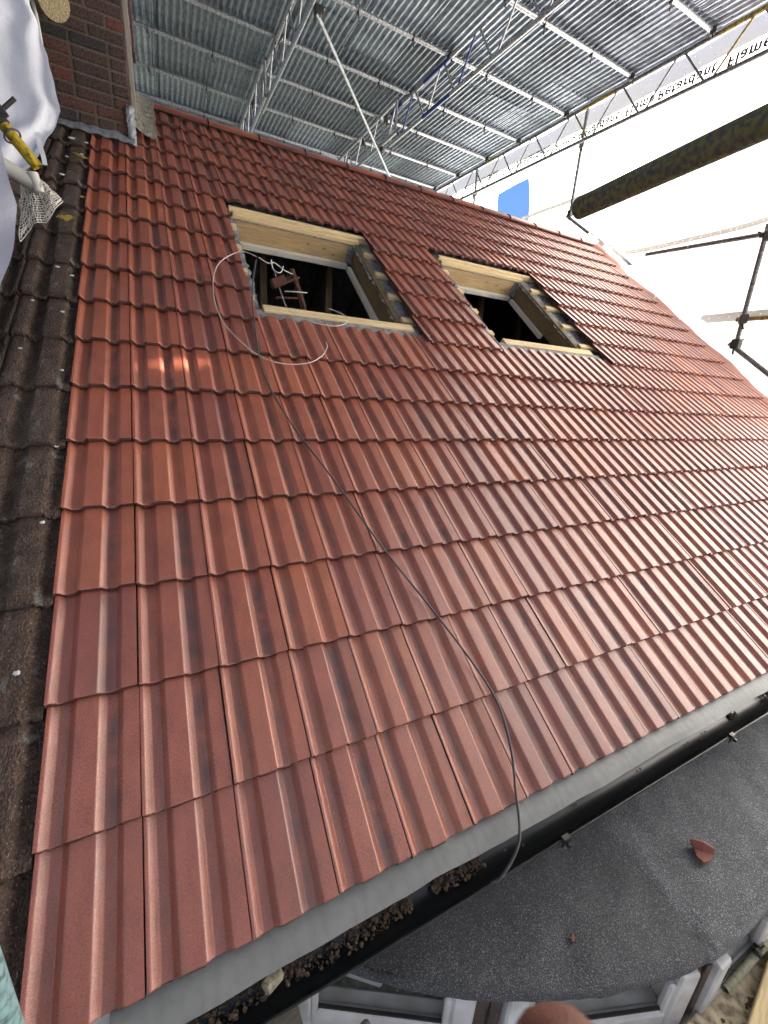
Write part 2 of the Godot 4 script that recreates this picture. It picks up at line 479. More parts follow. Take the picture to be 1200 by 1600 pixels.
# local: x along the course, y out of the slope, z down the slope; front edge at z = 0
func tile_mesh(pr: Array, L: float, th: float, wd: float, sd: int, rough: float, m_top: Material, m_edge: Material, bumpy := 0.0) -> ArrayMesh:
	var r := RandomNumberGenerator.new()
	r.seed = sd
	var st := begin(true)
	var n := pr.size()
	var drop := th * L / G
	var fz := []
	for i in n:
		fz.append(r.randf_range(-rough, rough))
	var segs := 1 if bumpy == 0.0 else 6
	var rows := []
	for k in segs + 2:
		var row := []
		for i in n:
			var p: Vector2 = pr[i]
			var z := 0.0
			var y := p.y
			if k == 0:
				z = fz[i] * 0.6
				y -= 0.0035
			else:
				z = -0.004 - (L - 0.004) * float(k - 1) / segs
				y -= drop * (-z) / L
				if bumpy > 0.0:
					y += r.randf_range(-bumpy, bumpy)
			row.append(Vector3(p.x, y, z))
		rows.append(row)
	var nn := []
	for i in n:
		var acc := Vector2.ZERO
		for e in [[i - 1, i], [i, i + 1]]:
			if e[0] >= 0 and e[1] < n:
				var d: Vector2 = pr[e[1]] - pr[e[0]]
				acc += Vector2(-d.y, d.x)      # its length weights the wide flats most
		nn.append(Vector3(acc.x, acc.y, 0).normalized())
	var s := Vector2(1.0 / wd, 1.0 / (2.0 * wd))
	for k in segs + 1:
		for i in n - 1:
			for e in [[0, 0], [1, 1], [1, 0], [0, 0], [0, 1], [1, 1]]:
				var p: Vector3 = rows[k + e[1]][i + e[0]]
				var nv: Vector3 = nn[i + e[0]]
				if k + e[1] == 0:
					nv = (nv + Vector3(0, 0, 0.8)).normalized()
				st.set_normal(nv)
				st.set_uv(Vector2(p.x, -p.z) * s)
				st.add_vertex(p)
	if bumpy > 0.0:
		st.generate_normals()
	var mesh := st.commit()
	var se := begin()
	for i in n - 1:
		var a: Vector3 = rows[0][i]
		var b: Vector3 = rows[0][i + 1]
		var la := Vector3(a.x, pr[i].y - th * 0.98 + fz[i], a.z - 0.004 + fz[i])
		var lb := Vector3(b.x, pr[i + 1].y - th * 0.98 + fz[i + 1], b.z - 0.004 + fz[i + 1])
		var ma := Vector3(a.x, (a.y + la.y) * 0.5 + fz[(i * 3) % n] * 0.8, a.z + 0.0015 + fz[(i * 5) % n])
		var mb := Vector3(b.x, (b.y + lb.y) * 0.5 + fz[((i + 1) * 3) % n] * 0.8, b.z + 0.0015 + fz[((i + 1) * 5) % n])
		quad(se, ma, mb, b, a)
		quad(se, la, lb, mb, ma)
	for e in [0, n - 1]:
		var f: Vector3 = rows[0][e]
		var t: Vector3 = rows[-1][e]
		var dn := Vector3(0, -th * 0.9, 0)
		if e == 0:
			quad(se, f + dn, f, t, t + dn)
		else:
			quad(se, f, f + dn, t + dn, t)
	se.generate_normals()
	se.commit(mesh)
	mesh.surface_set_material(0, m_top)
	mesh.surface_set_material(1, m_edge)
	return mesh

# ------------------------------------------------------------------ scaffold pieces
func coupler(parent: Node3D, at: Vector3, b := Basis(), s := 1.0) -> void:
	var st := begin()
	box(st, Vector3(0, 0, 0), Vector3(0.062, 0.075, 0.06) * s, Basis(), 0.008)
	box(st, Vector3(0.042, 0.01, 0) * s, Vector3(0.03, 0.035, 0.035) * s, Basis(), 0.004)
	st.set_smooth_group(1)
	tube(st, [Vector3(0.03, 0.02, 0.0) * s, Vector3(0.075, 0.045, 0.01) * s], 0.008 * s, 6)
	tube(st, [Vector3(-0.02, -0.035, 0.0) * s, Vector3(-0.035, -0.085, 0.012) * s], 0.008 * s, 6)
	put("coupler", done(st), M.coupler, parent, Transform3D(b, at))

func scaffold_tube(called: String, label: String, a: Vector3, b: Vector3, m: Material, group := "", r := 0.02415, sides := 14) -> Node3D:
	var o := thing(called, label, "scaffold tube", a, group)
	put("tube", tube_mesh([Vector3.ZERO, (b - a) * 0.5, b - a], r, sides, 0.03), m, o)
	return o

func lattice(called: String, label: String, x: float, z0: float, z1: float, lean: float, m: Material, bays: Array, group: String, painted := []) -> Node3D:
	# z0 nearer, z1 farther; upper chord centre y = 4.918 - 0.055 z
	var top := func(z: float) -> Vector3: return Vector3(x + lean * (z - z0), 4.918 - 0.055 * z, z)
	var o := thing(called, label, "lattice beam", top.call(z0), group)
	var og: Vector3 = top.call(z0)
	var D := Vector3(0, -0.405, 0)
	put("top_chord", tube_mesh([Vector3.ZERO, top.call(z1) - og], 0.0242, 12, 0.03), m, o)
	put("bottom_chord", tube_mesh([D, top.call(z1) - og + D], 0.0242, 12, 0.03), m, o)
	for bz in bays:
		put("strut", tube_mesh([top.call(bz[0]) - og, top.call(bz[1]) - og + D], 0.0125, 8), m if bz.size() < 3 else bz[2], o)
	for e in [z0 - 0.03, z1 + 0.03]:
		put("end_post", tube_mesh([top.call(e) - og, top.call(e) - og + D], 0.0185, 10), m, o)
	for p in painted:       # lengths painted another colour: a sleeve of paint proud of the chord
		var dd := D if p[2] else Vector3.ZERO
		var q := put("painted_length", tube_mesh([top.call(p[0]) - og + dd, top.call(p[1]) - og + dd], 0.0252, 12), p[3], o)
		q.set_meta("label", "length of the chord painted " + p[4])
	return o

func _ready() -> void:
	rng.seed = 20240
	# ---------------- camera
	var cam := Camera3D.new()
	cam.name = "camera"
	cam.near = 0.02
	cam.far = 400.0
	cam.fov = 102.21
	var lens := CameraAttributesPhysical.new()      # a tiny phone lens: only what nearly touches it blurs
	lens.frustum_focal_length = 9.683
	lens.frustum_near = 0.02
	lens.frustum_far = 400.0
	lens.frustum_focus_distance = 2.6
	lens.exposure_aperture = 15.0
	cam.attributes = lens
	cam.transform = Transform3D(Basis(Vector3(0.8919, 0.0612, 0.4473), Vector3(0.0794, 0.9544, -0.2880), Vector3(-0.4444, 0.2923, 0.8468)).orthonormalized(), Vector3(0.3283, 1.1592, 0.6134))
	add_child(cam)
	# ---------------- sky, sun, exposure
	var env := Environment.new()
	var sky := Sky.new()
	var sm := ProceduralSkyMaterial.new()
	sm.sky_top_color = Color(0.30, 0.52, 0.86)
	sm.sky_horizon_color = Color(0.60, 0.74, 0.92)
	sm.sky_curve = 0.2
	sm.ground_bottom_color = Color(0.32, 0.32, 0.28)
	sm.ground_horizon_color = Color(0.50, 0.52, 0.52)
	sm.sky_energy_multiplier = 0.55
	sm.ground_energy_multiplier = 0.5
	sky.sky_material = sm
	env.background_mode = Environment.BG_SKY
	env.sky = sky
	env.tonemap_mode = Environment.TONE_MAPPER_LINEAR
	env.tonemap_exposure = 5.5
	env.sdfgi_enabled = true
	env.ssao_enabled = true
	env.ssil_enabled = true
	var we := WorldEnvironment.new()
	we.name = "world"
	we.environment = env
	add_child(we)
	var sun := DirectionalLight3D.new()
	sun.name = "sun"
	sun.light_energy = 1.6
	sun.light_color = Color(1.0, 0.96, 0.90)
	sun.light_angular_distance = 0.5
	sun.shadow_enabled = true
	sun.look_at_from_position(Vector3.ZERO, Vector3(-0.90, -0.36, -0.10), Vector3.UP)
	add_child(sun)

	var th := deg_to_rad(PITCH)
	roof_basis = Basis(Vector3(1, 0, 0), Vector3(0, cos(th), sin(th)), Vector3(0, -sin(th), cos(th)))
	make_materials()
	build_ground()
	build_house()
	build_neighbour()
	build_canopy()
	build_sheeting()
	build_scaffold()
	build_loose_things()

func build_ground() -> void:
	var g := put("ground", sheet(40, 40, func(u, v): return Vector3((u - 0.5) * 300.0, -3.4 + 0.03 * sin(u * 90.0) * sin(v * 70.0), (0.5 - v) * 300.0), Vector2.ONE), M.ground)
	g.set_meta("kind", "structure")

# ------------------------------------------------------------------ the house
const SUN_GAPS := [Vector3(-0.885, 3.655, 0.036)]
const OPEN := [[0.8, 1.89, 0.85, 1.79], [2.55, 3.77, 2.66, 3.60]]   # tile gap from, to; inner hole from, to
const ROWS := 18

func build_house() -> void:
	var house := thing("house", "house with a red tiled roof stripped open for two rooflights, bay window below", "house")
	var slope := Transform3D(roof_basis, Vector3.ZERO)
	var L := 0.381
	# underlay with the two holes
	var st := begin()
	var v0 := 2.55
	var v1 := 3.74
	var cuts := [0.0, OPEN[0][2], OPEN[0][3], OPEN[1][2], OPEN[1][3], 6.03]
	for k in 5:
		var a: float = cuts[k]
		var b: float = cuts[k + 1]
		var spans := [[0.02, v0], [v1, 5.42]] if k % 2 == 1 else [[0.02, 5.42]]
		for s in spans:
			box(st, Vector3((a + b) / 2, -0.085, -(s[0] + s[1]) / 2), Vector3(b - a, 0.006, s[1] - s[0]))
	var roof := put("tiled_roof", done(st), M.underlay, house, slope)
	roof.set_meta("label", "grey underlay of the front slope carrying red tiles")
	# tiles
	var corners := [Vector2(0, 0), Vector2(0.008, 0), Vector2(0.023, -0.0165), Vector2(0.045, -0.0165), Vector2(0.060, 0), Vector2(0.108, 0), Vector2(0.123, -0.0165), Vector2(0.146, -0.0165), Vector2(0.161, 0), Vector2(0.1966, 0)]
	var pr := profile(corners, 0.0035)
	var meshes := []
	for i in 14:
		meshes.append(tile_mesh(pr, L, 0.0245, CW, 500 + i, 0.0026, M.tiles[i % 7], M.tile_edge))
	var eye: Vector3 = roof_basis.inverse() * Vector3(0.3283, 1.1592, 0.6134)
	var list := []
	for row in ROWS:
		for col in 30:
			var u := col * CW
			if row >= 15 and u < 0.1:
				continue           # the brick stack stands here
			var x0 := 0.0
			var x1 := CW
			if row >= 15 and u < 0.25:
				x0 = 0.258 - CW
			if row >= 8 and row <= 12:
				for o in OPEN:
					if u + CW > o[0] + 0.001 and u < o[1] - 0.001:
						if u < o[0] - 0.001:
							x1 = o[0] - u
						elif u + CW > o[1] + 0.001:
							x0 = o[1] - u
						else:
							x1 = -1.0
			if x1 < 0.0:
				continue
			list.append([(Vector3(u + 0.1, 0, -row * G) - eye).length(), u, row, x0, x1])
	list.sort_custom(func(a, b): return a[0] < b[0])
	var rest := {}
	for i in list.size():
		var t: Array = list[i]
		var k: int = rng.randi() % 14
		var me: ArrayMesh = meshes[k]
		if t[3] > 0.0 or t[4] < CW - 0.0001:
			me = tile_mesh(clipped(pr, t[3], t[4]), L, 0.0245, CW, 900 + i, 0.0026, M.tiles[k % 7], M.tile_edge)
		if t[2] == 17:       # the top course runs under the ridge tiles and is cut short
			me = tile_mesh(pr, 0.30, 0.0245, CW, 950 + i, 0.0026, M.tiles[k % 7], M.tile_edge)
		var at := Transform3D(Basis(Vector3.UP, rng.randf_range(-0.003, 0.003)) * Basis(Vector3.BACK, rng.randf_range(-0.006, 0.006)), Vector3(t[1] + rng.randf_range(-0.0006, 0.0006), rng.randf_range(-0.002, 0.002), -t[2] * G + rng.randf_range(-0.002, 0.002)))
		if i < 300:
			put("roof_tile", me, null, roof, at)
		else:
			for s in 2:
				var key := "%d_%d" % [k % 7, s] if s == 0 else "edge"
				if not rest.has(key):
					var n := SurfaceTool.new()
					rest[key] = [n, me.surface_get_material(s)]
				rest[key][0].append_from(me, s, at)
	var am := ArrayMesh.new()
	for key in rest:
		am = rest[key][0].commit(am)
		am.surface_set_material(am.get_surface_count() - 1, rest[key][1])
	var far := put("roof_tiles", am, null, roof)
	far.set_meta("kind", "stuff")
	# ridge tiles, each bedded against the next with a dark clip
	for k in 13:
		var x := 0.40 + k * 0.445
		var s2 := begin(true)
		var ring := []
		for e in 2:
			var rr := []
			for q in 9:
				var a := deg_to_rad(lerpf(-62.0, 62.0, q / 8.0))
				rr.append(Vector3(x + e * 0.441, 0.115 * cos(a) - 0.062, -0.118 * sin(a)))
			ring.append(rr)
		for q in 8:
			quad(s2, ring[0][q], ring[1][q], ring[1][q + 1], ring[0][q + 1])
			var dn := Vector3(0, -0.014, 0)
			quad(s2, ring[0][q + 1] + dn, ring[1][q + 1] + dn, ring[1][q] + dn, ring[0][q] + dn)
		s2.set_smooth_group(-1)
		for e in 2:
			for q in 8:
				var dn := Vector3(0, -0.014, 0)
				if e == 1:
					quad(s2, ring[e][q] + dn, ring[e][q + 1] + dn, ring[e][q + 1], ring[e][q])
				else:
					quad(s2, ring[e][q], ring[e][q + 1], ring[e][q + 1] + dn, ring[e][q] + dn)
		var rid := put("ridge_tile", done(s2), M.tiles[[0, 3, 6][k % 3]], house, Transform3D(Basis(), R(0, 5.44, 0.0) + Vector3(0, -0.052, -0.012)))
		var s3 := begin()
		var rp := []
		for q in 9:
			var a := deg_to_rad(lerpf(-64.0, 64.0, q / 8.0))
			rp.append(Vector3(x + 0.443, 0.119 * cos(a) - 0.062, -0.122 * sin(a)))
		s3.set_smooth_group(1)
		tube(s3, rp, 0.007, 6)
		put("ridge_clip", done(s3), M.coupler, rid)
	# battens showing in the openings, lining boards and rafters
	for oi in 2:
		var o: Array = OPEN[oi]
		var frame := begin()
		box(frame, Vector3((o[2] + o[3]) / 2, -0.149, -3.77), Vector3(o[3] - o[2] + 0.04, 0.15, 0.05), Basis(), 0.003)
		var hd := put("rooflight_opening", done(frame), M.timbers[1], house, slope)
		hd.set_meta("label", "timber lined opening cut for a rooflight")
		var bt := begin()
		box(bt, Vector3((o[2] + o[1] + 0.05) / 2, -0.058, -3.815), Vector3(o[1] - o[2] + 0.1, 0.045, 0.035), Basis(), 0.003)
		put("batten", done(bt), M.timbers[0], hd)
		bt = begin()
		box(bt, Vector3((o[2] + o[3] + 0.07) / 2, -0.062, -2.555), Vector3(o[3] - o[2] + 0.06, 0.05, 0.065), Basis(), 0.003)
		put("batten", done(bt), M.timbers[0], hd)
		bt = begin()
		box(bt, Vector3((o[2] + o[3]) / 2 + 0.02, -0.067, -3.775), Vector3(o[3] - o[2] + 0.05, 0.02, 0.045), Basis(), 0.003)
		put("batten", done(bt), M.timbers[0], hd)
		for k in range(9, 13):
			for side in 2:
				var xa: float = o[3] + 0.03 if side == 0 else o[0] - 0.35
				var xb: float = o[1] + 0.12 if side == 0 else o[2] - 0.015 + rng.randf_range(-0.01, 0.01)
				bt = begin()
				box(bt, Vector3((xa + xb) / 2, -0.066, -(k * G - 0.005)), Vector3(xb - xa, 0.026, 0.05), Basis(Vector3.UP, rng.randf_range(-0.01, 0.01)), 0.002)
				put("batten", done(bt), M.timbers[0], hd)
		# right rafter with the torn membrane edge along its top, left rafter
		bt = begin()
		box(bt, Vector3(o[3] + 0.022, -0.150, -3.15), Vector3(0.045, 0.15, 1.22), Basis(Vector3.UP, -0.012), 0.003)
		put("rafter", done(bt), M.timbers[2], hd)
		bt = begin()
		box(bt, Vector3(o[2] - 0.022, -0.170, -3.15), Vector3(0.045, 0.15, 1.22), Basis(), 0.003)
		put("rafter", done(bt), M.timbers[2], hd)
		var rag := noise(5.0, 700 + oi, 3)
		put("membrane_edge", sheet(3, 40, func(u, v): return Vector3(lerpf(o[3] + 0.10, o[3] - 0.012 + 0.030 * rag.get_noise_1d(v * 3.0), u), -0.078 - 0.006 * u + 0.012 * rag.get_noise_2d(v * 6.0, u) + (-0.02 * maxf(0.0, u - 0.6)), -lerpf(2.6, 3.72, v))), M.underlay, hd)
		put("membrane_edge", sheet(3, 40, func(u, v): return Vector3(lerpf(o[2] - 0.10, o[2] + 0.012 + 0.03 * rag.get_noise_1d(v * 3.0 + 20.0), u), -0.078 - 0.006 * u - 0.03 * maxf(0.0, u - 0.5), -lerpf(2.5, 3.76, v))), M.underlay, hd)
		put("membrane_apron", sheet(30, 4, func(u, v): return Vector3(lerpf(o[0] + 0.01, o[1] - 0.01, u), -0.060 + 0.014 * v + 0.006 * rag.get_noise_2d(u * 6.0, v), -lerpf(2.40, 2.535, v))), M.underlay, hd)
		# pale insulation board edges under the lining
		bt = begin()
		box(bt, Vector3((o[2] + o[3]) / 2 - 0.14, -0.246, -3.735), Vector3((o[3] - o[2]) * 0.72, 0.04, 0.05), Basis(), 0.002)
		put("insulation_board", done(bt), M.insulation, hd)
		bt = begin()
		box(bt, Vector3(o[3] - 0.15, -0.2465, -3.735), Vector3((o[3] - o[2]) * 0.26, 0.04, 0.05), Basis(), 0.002)
		put("insulation_board", done(bt), M.insulation, hd)
		bt = begin()
		var lb := 1.05 if oi == 0 else 0.62
		box(bt, Vector3(o[3] - 0.018, -0.247, -3.69 + lb / 2), Vector3(0.035, 0.04, lb), Basis(), 0.002)
		put("insulation_board", done(bt), M.insulation, hd)
		# joist hanger in the corner
		bt = begin()
		box(bt, Vector3(o[3] - 0.004, -0.15, -3.725), Vector3(0.004, 0.14, 0.04))
		box(bt, Vector3(o[3] - 0.025, -0.15, -3.742), Vector3(0.04, 0.14, 0.003))
		put("joist_hanger", done(bt), M.galv, hd)
	# timbers of the loft seen through the openings
	for k in 9:
		var x := 0.45 + k * 0.6
		var bt := begin()
		box(bt, R(x, 2.9, -0.24) , Vector3(0.045, 0.1, 5.0), roof_basis)
		if not (x > OPEN[0][2] and x < OPEN[0][3]) and not (x > OPEN[1][2] and x < OPEN[1][3]):
			put("loft_rafter", done(bt), M.timbers[4], house)
		bt = begin()
		box(bt, Vector3(x, 1.55, -6.45), Vector3(0.045, 0.1, 5.3), Basis(Vector3.RIGHT, th_back()))
		put("loft_rafter", done(bt), M.timbers[4], house)
		bt = begin()
		box(bt, Vector3(x + 0.1, 1.2, -3.5), Vector3(0.06, 2.6, 0.045), Basis(), 0.002)
		put("loft_post", done(bt), M.timbers[2], house)
		bt = begin()
		box(bt, Vector3(x + 0.16, 1.25, -4.9), Vector3(0.04, 0.1, 2.2), Basis(Vector3.RIGHT, 0.5), 0.002)
		if k < 3:
			put("loft_strut", done(bt), M.timbers[2], house)
	# back slope, loft floor, gable and front wall
	var body := begin()
	box(body, Vector3(3.015, 1.66, -6.42), Vector3(6.03, 0.04, 5.44), Basis(Vector3.RIGHT, th_back()))
	put("back_slope", done(body), M.underlay, house)
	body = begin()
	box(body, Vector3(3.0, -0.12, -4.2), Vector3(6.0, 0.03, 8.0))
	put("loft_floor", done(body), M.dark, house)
	for xx in [-0.06, 5.95]:
		body = begin()
		var pts := [Vector3(xx, -3.4, -0.2), Vector3(xx, -3.4, -8.4), Vector3(xx, 0.13, -8.4), Vector3(xx, 3.31, -4.29), Vector3(xx, 0.045, -0.2)]
		for e in [0.0, 0.06]:
			var d := Vector3(e, 0, 0)
			for tri in [[0, 1, 2], [0, 2, 4], [4, 2, 3]]:
				for q in tri:
					body.set_uv(Vector2.ZERO)
					body.add_vertex(pts[q] + d)
		put("gable_wall", done(body), M.mortar, house)
	body = begin()
	box(body, Vector3(0.2, -1.82, -0.22), Vector3(0.6, 3.2, 0.1))
	box(body, Vector3(4.65, -1.82, -0.22), Vector3(2.7, 3.2, 0.1))
	var fw := put("front_wall", done(body), M.mortar, house)
	var bms := []
	for k in 5:
		bms.append(box_mesh(Vector3(0.205, 0.062, 0.08), 0.004, 0.0015))
	for j in 10:
		for i in 3:
			var bx := -0.02 + i * 0.216 + (0.108 if j % 2 else 0.0)
			if bx < 0.45:
				put("brick", bms[(i + j) % 5], M.bricks[(i * 2 + j * 3) % 5], fw, Transform3D(Basis(), Vector3(bx, -0.30 - j * 0.074, -0.205)))
	body = begin()
	box(body, Vector3(3.0, -0.125, -0.10), Vector3(6.2, 0.012, 0.16))
	put("soffit", done(body), M.post, house)
	body = begin()
	box(body, Vector3(3.03, -0.10, -0.03), Vector3(6.06, 0.10, 0.018), Basis(), 0.002)
	put("fascia", done(body), M.upvc, house)
	# grey felt strip hanging into the gutter
	var wob := noise(1.3, 800, 3)
	put("eaves_felt_strip", sheet(150, 5, func(u, v):
		var x: float = lerpf(0.135, 6.02, u)
		var w: float = wob.get_noise_2d(x * 1.4, 3.0)
		var p0 := R(x, 0.05, -0.050)
		var p1 := Vector3(x, -0.030 + 0.006 * w, 0.020)
		var p2 := Vector3(x, -0.050 + 0.007 * w, 0.044 + 0.006 * wob.get_noise_2d(x * 2.2, 9.0))
		var q: Vector3 = p0.lerp(p1, v / 0.6) if v < 0.6 else p1.lerp(p2, (v - 0.6) / 0.4)
		return q + Vector3(0, 0.0015 * wob.get_noise_2d(x * 5.0, v * 3.0), 0.0)), M.eave_felt, house)
	body = begin()
	box(body, R(0.10, 0.01, -0.046) + Vector3(0, -0.006, 0.02), Vector3(0.07, 0.006, 0.07), roof_basis)
	put("eaves_tray", done(body), M.upvc, house)
	# gutter: half round trough with a lip, in two lengths, and brackets
	for seg in [[0.05, 3.0], [3.004, 6.1]]:
		var gs := begin(true)
		var gp := []
		for k in 11:
			var a := PI + PI * k / 10.0
			gp.append(Vector2(0.045 + 0.052 * cos(a), -0.075 + 0.050 * sin(a)))
		gp.append(Vector2(0.103, -0.070))
		gp.append(Vector2(0.103, -0.076))
		for k in range(9, -1, -1):
			var a := PI + PI * k / 10.0
			gp.append(Vector2(0.045 + 0.055 * cos(a), -0.076 + 0.054 * sin(a)))
		for k in gp.size() - 1:
			var p: Vector2 = gp[k]
			var q: Vector2 = gp[k + 1]
			quad(gs, Vector3(seg[1], p.y, p.x), Vector3(seg[0], p.y, p.x), Vector3(seg[0], q.y, q.x), Vector3(seg[1], q.y, q.x))
		put("gutter", done(gs), M.gutter, house)
	for x in [0.33, 1.262, 2.2, 3.1]:
		var bs := begin()
		box(bs, Vector3(x, -0.068, 0.104), Vector3(0.030, 0.012, 0.016), Basis(), 0.002)
		box(bs, Vector3(x, -0.085, 0.106), Vector3(0.022, 0.03, 0.005), Basis(), 0.001)
		box(bs, Vector3(x + 0.004, -0.083, 0.116), Vector3(0.012, 0.012, 0.014), Basis(), 0.002)
		put("gutter_bracket", done(bs), M.gutter, house)
	build_bay(house)
	# verge: reddish strip, a little loose
	var vn := noise(0.9, 810, 3)
	var vs := put("verge_strip", sheet(8, 110, func(u, v):
		var vv: float = lerpf(0.1, 5.42, v)
		var k: float = vn.get_noise_1d(vv * 1.3)
		var h: float = 0.030 + 0.02 * vn.get_noise_1d(vv * 1.0 + 30.0)
		return R(5.965 + (0.13 + 0.07 * k) * u, vv, -0.035 + h * sin(minf(u * 1.25, 1.0) * PI * 0.5) * 1.3 + 0.02 * k * u)), M.verge, house)
	vs.set_meta("label", "dusty red strip along the far verge")

func th_back() -> float:
	return -atan2(3.35, 4.2)

func edge_z(x: float) -> float:       # front edge of the bay's flat roof
	var xs := [0.40, 0.50, 0.61, 0.69, 0.77, 0.925, 1.075, 1.235, 1.465, 1.585, 1.70, 1.80]
	var zs := [-0.25, -0.13, -0.028, 0.036, 0.096, 0.190, 0.261, 0.327, 0.392, 0.411, 0.419, 0.421]
	if x > 1.80:
		x = 3.60 - x
	for i in xs.size() - 1:
		if x <= xs[i + 1]:
			return lerpf(zs[i], zs[i + 1], clampf((x - xs[i]) / (xs[i + 1] - xs[i]), 0, 1))
	return 0.421

func build_bay(house: Node3D) -> void:
	var lump := noise(1.1, 820, 3)
	var fine := noise(7.0, 821, 2)
	var x0 := 0.42
	var x1 := 3.18
	var top := -0.32
	# felt roof: flat, then rolled over its front edge
	var f := func(u: float, v: float) -> Vector3:
		var x := lerpf(x0, x1, u)
		var ez := edge_z(x) - 0.008
		var k := v / 0.84
		if v <= 0.84:
			var z := lerpf(-0.27, ez - 0.014, k)
			var y := top + 0.012 * lump.get_noise_2d(x * 1.6, z * 1.6) + 0.0035 * fine.get_noise_2d(x, z) - 0.012 * k * k
			y += 0.008 * exp(-pow((x - 1.16) / 0.07, 2.0) - pow((z - 0.13) / 0.06, 2.0))
			return Vector3(x, y, z)
		var a := (v - 0.84) / 0.16 * PI * 0.5
		var r := 0.014
		var q := Vector3(x, top - 0.012 - r + r * cos(a) + 0.004 * fine.get_noise_2d(x * 2.0, 5.0), ez - 0.014 + r * sin(a))
		if v > 0.985:
			q.y -= 0.008 + 0.003 * fine.get_noise_2d(x * 4.0, 9.0)
		return q
	var st := begin(true)
	var nu := 110
	var nv := 40
	var P := []
	for j in nv + 1:
		var row := []
		for i in nu + 1:
			row.append(f.call(float(i) / nu, float(j) / nv))
		P.append(row)
	for j in nv:
		for i in nu:
			var a: Vector3 = P[j + 1][i]
			var b: Vector3 = P[j + 1][i + 1]
			var c: Vector3 = P[j][i + 1]
			var d: Vector3 = P[j][i]
			var s := 0.75
			quad(st, a, b, c, d, Vector2(a.x, a.z - a.y) * s, Vector2(b.x, b.z - b.y) * s, Vector2(c.x, c.z - c.y) * s, Vector2(d.x, d.z - d.y) * s)
	put("bay_roof", done(st), M.felt, house)
	# lighter felt piece right of a curved line, raised slightly over the first
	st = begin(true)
	var overlay := func(u: float, v: float) -> Vector3:
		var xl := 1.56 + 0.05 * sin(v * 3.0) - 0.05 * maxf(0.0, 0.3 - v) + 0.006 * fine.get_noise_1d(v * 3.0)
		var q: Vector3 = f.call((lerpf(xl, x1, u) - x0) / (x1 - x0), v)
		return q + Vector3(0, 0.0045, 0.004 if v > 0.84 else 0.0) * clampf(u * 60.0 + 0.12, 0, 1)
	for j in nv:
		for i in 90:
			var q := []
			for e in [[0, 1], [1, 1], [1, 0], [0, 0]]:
				q.append(overlay.call(pow(float(i + e[0]) / 90, 1.6), float(j + e[1]) / nv))
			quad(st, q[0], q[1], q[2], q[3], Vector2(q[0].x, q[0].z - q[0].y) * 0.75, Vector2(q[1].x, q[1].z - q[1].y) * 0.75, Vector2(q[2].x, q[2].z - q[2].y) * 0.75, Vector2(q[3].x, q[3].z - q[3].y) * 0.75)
	put("pale_felt", done(st), M.pale_felt, house)
	st = begin()
	for i in nu:
		var xa := lerpf(x0, x1, float(i) / nu)
		var xb := lerpf(x0, x1, float(i + 1) / nu)
		var ya := -0.356
		quad(st, Vector3(xa, ya, -0.27), Vector3(xb, ya, -0.27), Vector3(xb, ya, edge_z(xb) - 0.022), Vector3(xa, ya, edge_z(xa) - 0.022))
	put("bay_soffit", done(st), M.upvc, house)
	# window facets
	var win := begin()
	box(win, Vector3(1.8, -1.34, -0.25), Vector3(2.3, 0.02, 0.5))
	var bay := put("bay_window", done(win), M.curtain, house)
	bay.set_meta("label", "white framed bow window with brown posts")
	var facets := [[Vector2(0.512, -0.118), Vector2(0.955, 0.140)], [Vector2(1.020, 0.182), Vector2(1.553, 0.376)], [Vector2(1.606, 0.392), Vector2(2.0, 0.398)], [Vector2(2.05, 0.38), Vector2(2.58, 0.19)], [Vector2(2.65, 0.148), Vector2(3.09, -0.085)]]
	for i in facets.size():
		var a := Vector3(facets[i][0].x, 0, facets[i][0].y)
		var b := Vector3(facets[i][1].x, 0, facets[i][1].y)
		var w := (b - a).length()
		var bx := (b - a) / w
		var bs := Basis(bx, Vector3.UP, bx.cross(Vector3.UP))
		var fr := begin()
		var bar := 0.062
		box(fr, Vector3(bar / 2, -0.87, 0), Vector3(bar, 1.0, 0.065), Basis(), 0.006)
		box(fr, Vector3(w - bar / 2, -0.87, 0), Vector3(bar, 1.0, 0.065), Basis(), 0.006)
		box(fr, Vector3(w / 2, -0.376, -0.012), Vector3(w - 2 * bar, 0.022, 0.04), Basis(), 0.004)
		box(fr, Vector3(w / 2, -0.572, 0), Vector3(w - 2 * bar, 0.062, 0.063), Basis(), 0.006)
		box(fr, Vector3(w / 2, -1.34, 0), Vector3(w - 2 * bar, 0.062, 0.063), Basis(), 0.006)
		# sloping inner beads
		box(fr, Vector3(bar + 0.010, -0.478, 0.018), Vector3(0.020, 0.13, 0.022), Basis(), 0.005)
		box(fr, Vector3(w - bar - 0.010, -0.478, 0.018), Vector3(0.020, 0.13, 0.022), Basis(), 0.005)
		box(fr, Vector3(w / 2, -0.537, 0.018), Vector3(w - 2 * bar - 0.042, 0.012, 0.022), Basis(), 0.004)
		var wf := put("window_frame", done(fr), M.upvc, bay, Transform3D(bs, a))
		fr = begin()
		box(fr, Vector3(w / 2, -0.461, 0.017), Vector3(w - 2 * bar - 0.03, 0.148, 0.004))
		put("pane", done(fr), M.glass, bay, Transform3D(bs, a))
		fr = begin()
		box(fr, Vector3(w / 2, -0.955, -0.008), Vector3(w - 2 * bar, 0.70, 0.006))
		put("pane", done(fr), M.glass, bay, Transform3D(bs, a))
		fr = begin()
		box(fr, Vector3(w / 2, -0.527, 0.022), Vector3(w - 2 * bar - 0.04, 0.006, 0.008))
		put("gasket", done(fr), M.dark, bay, Transform3D(bs, a))
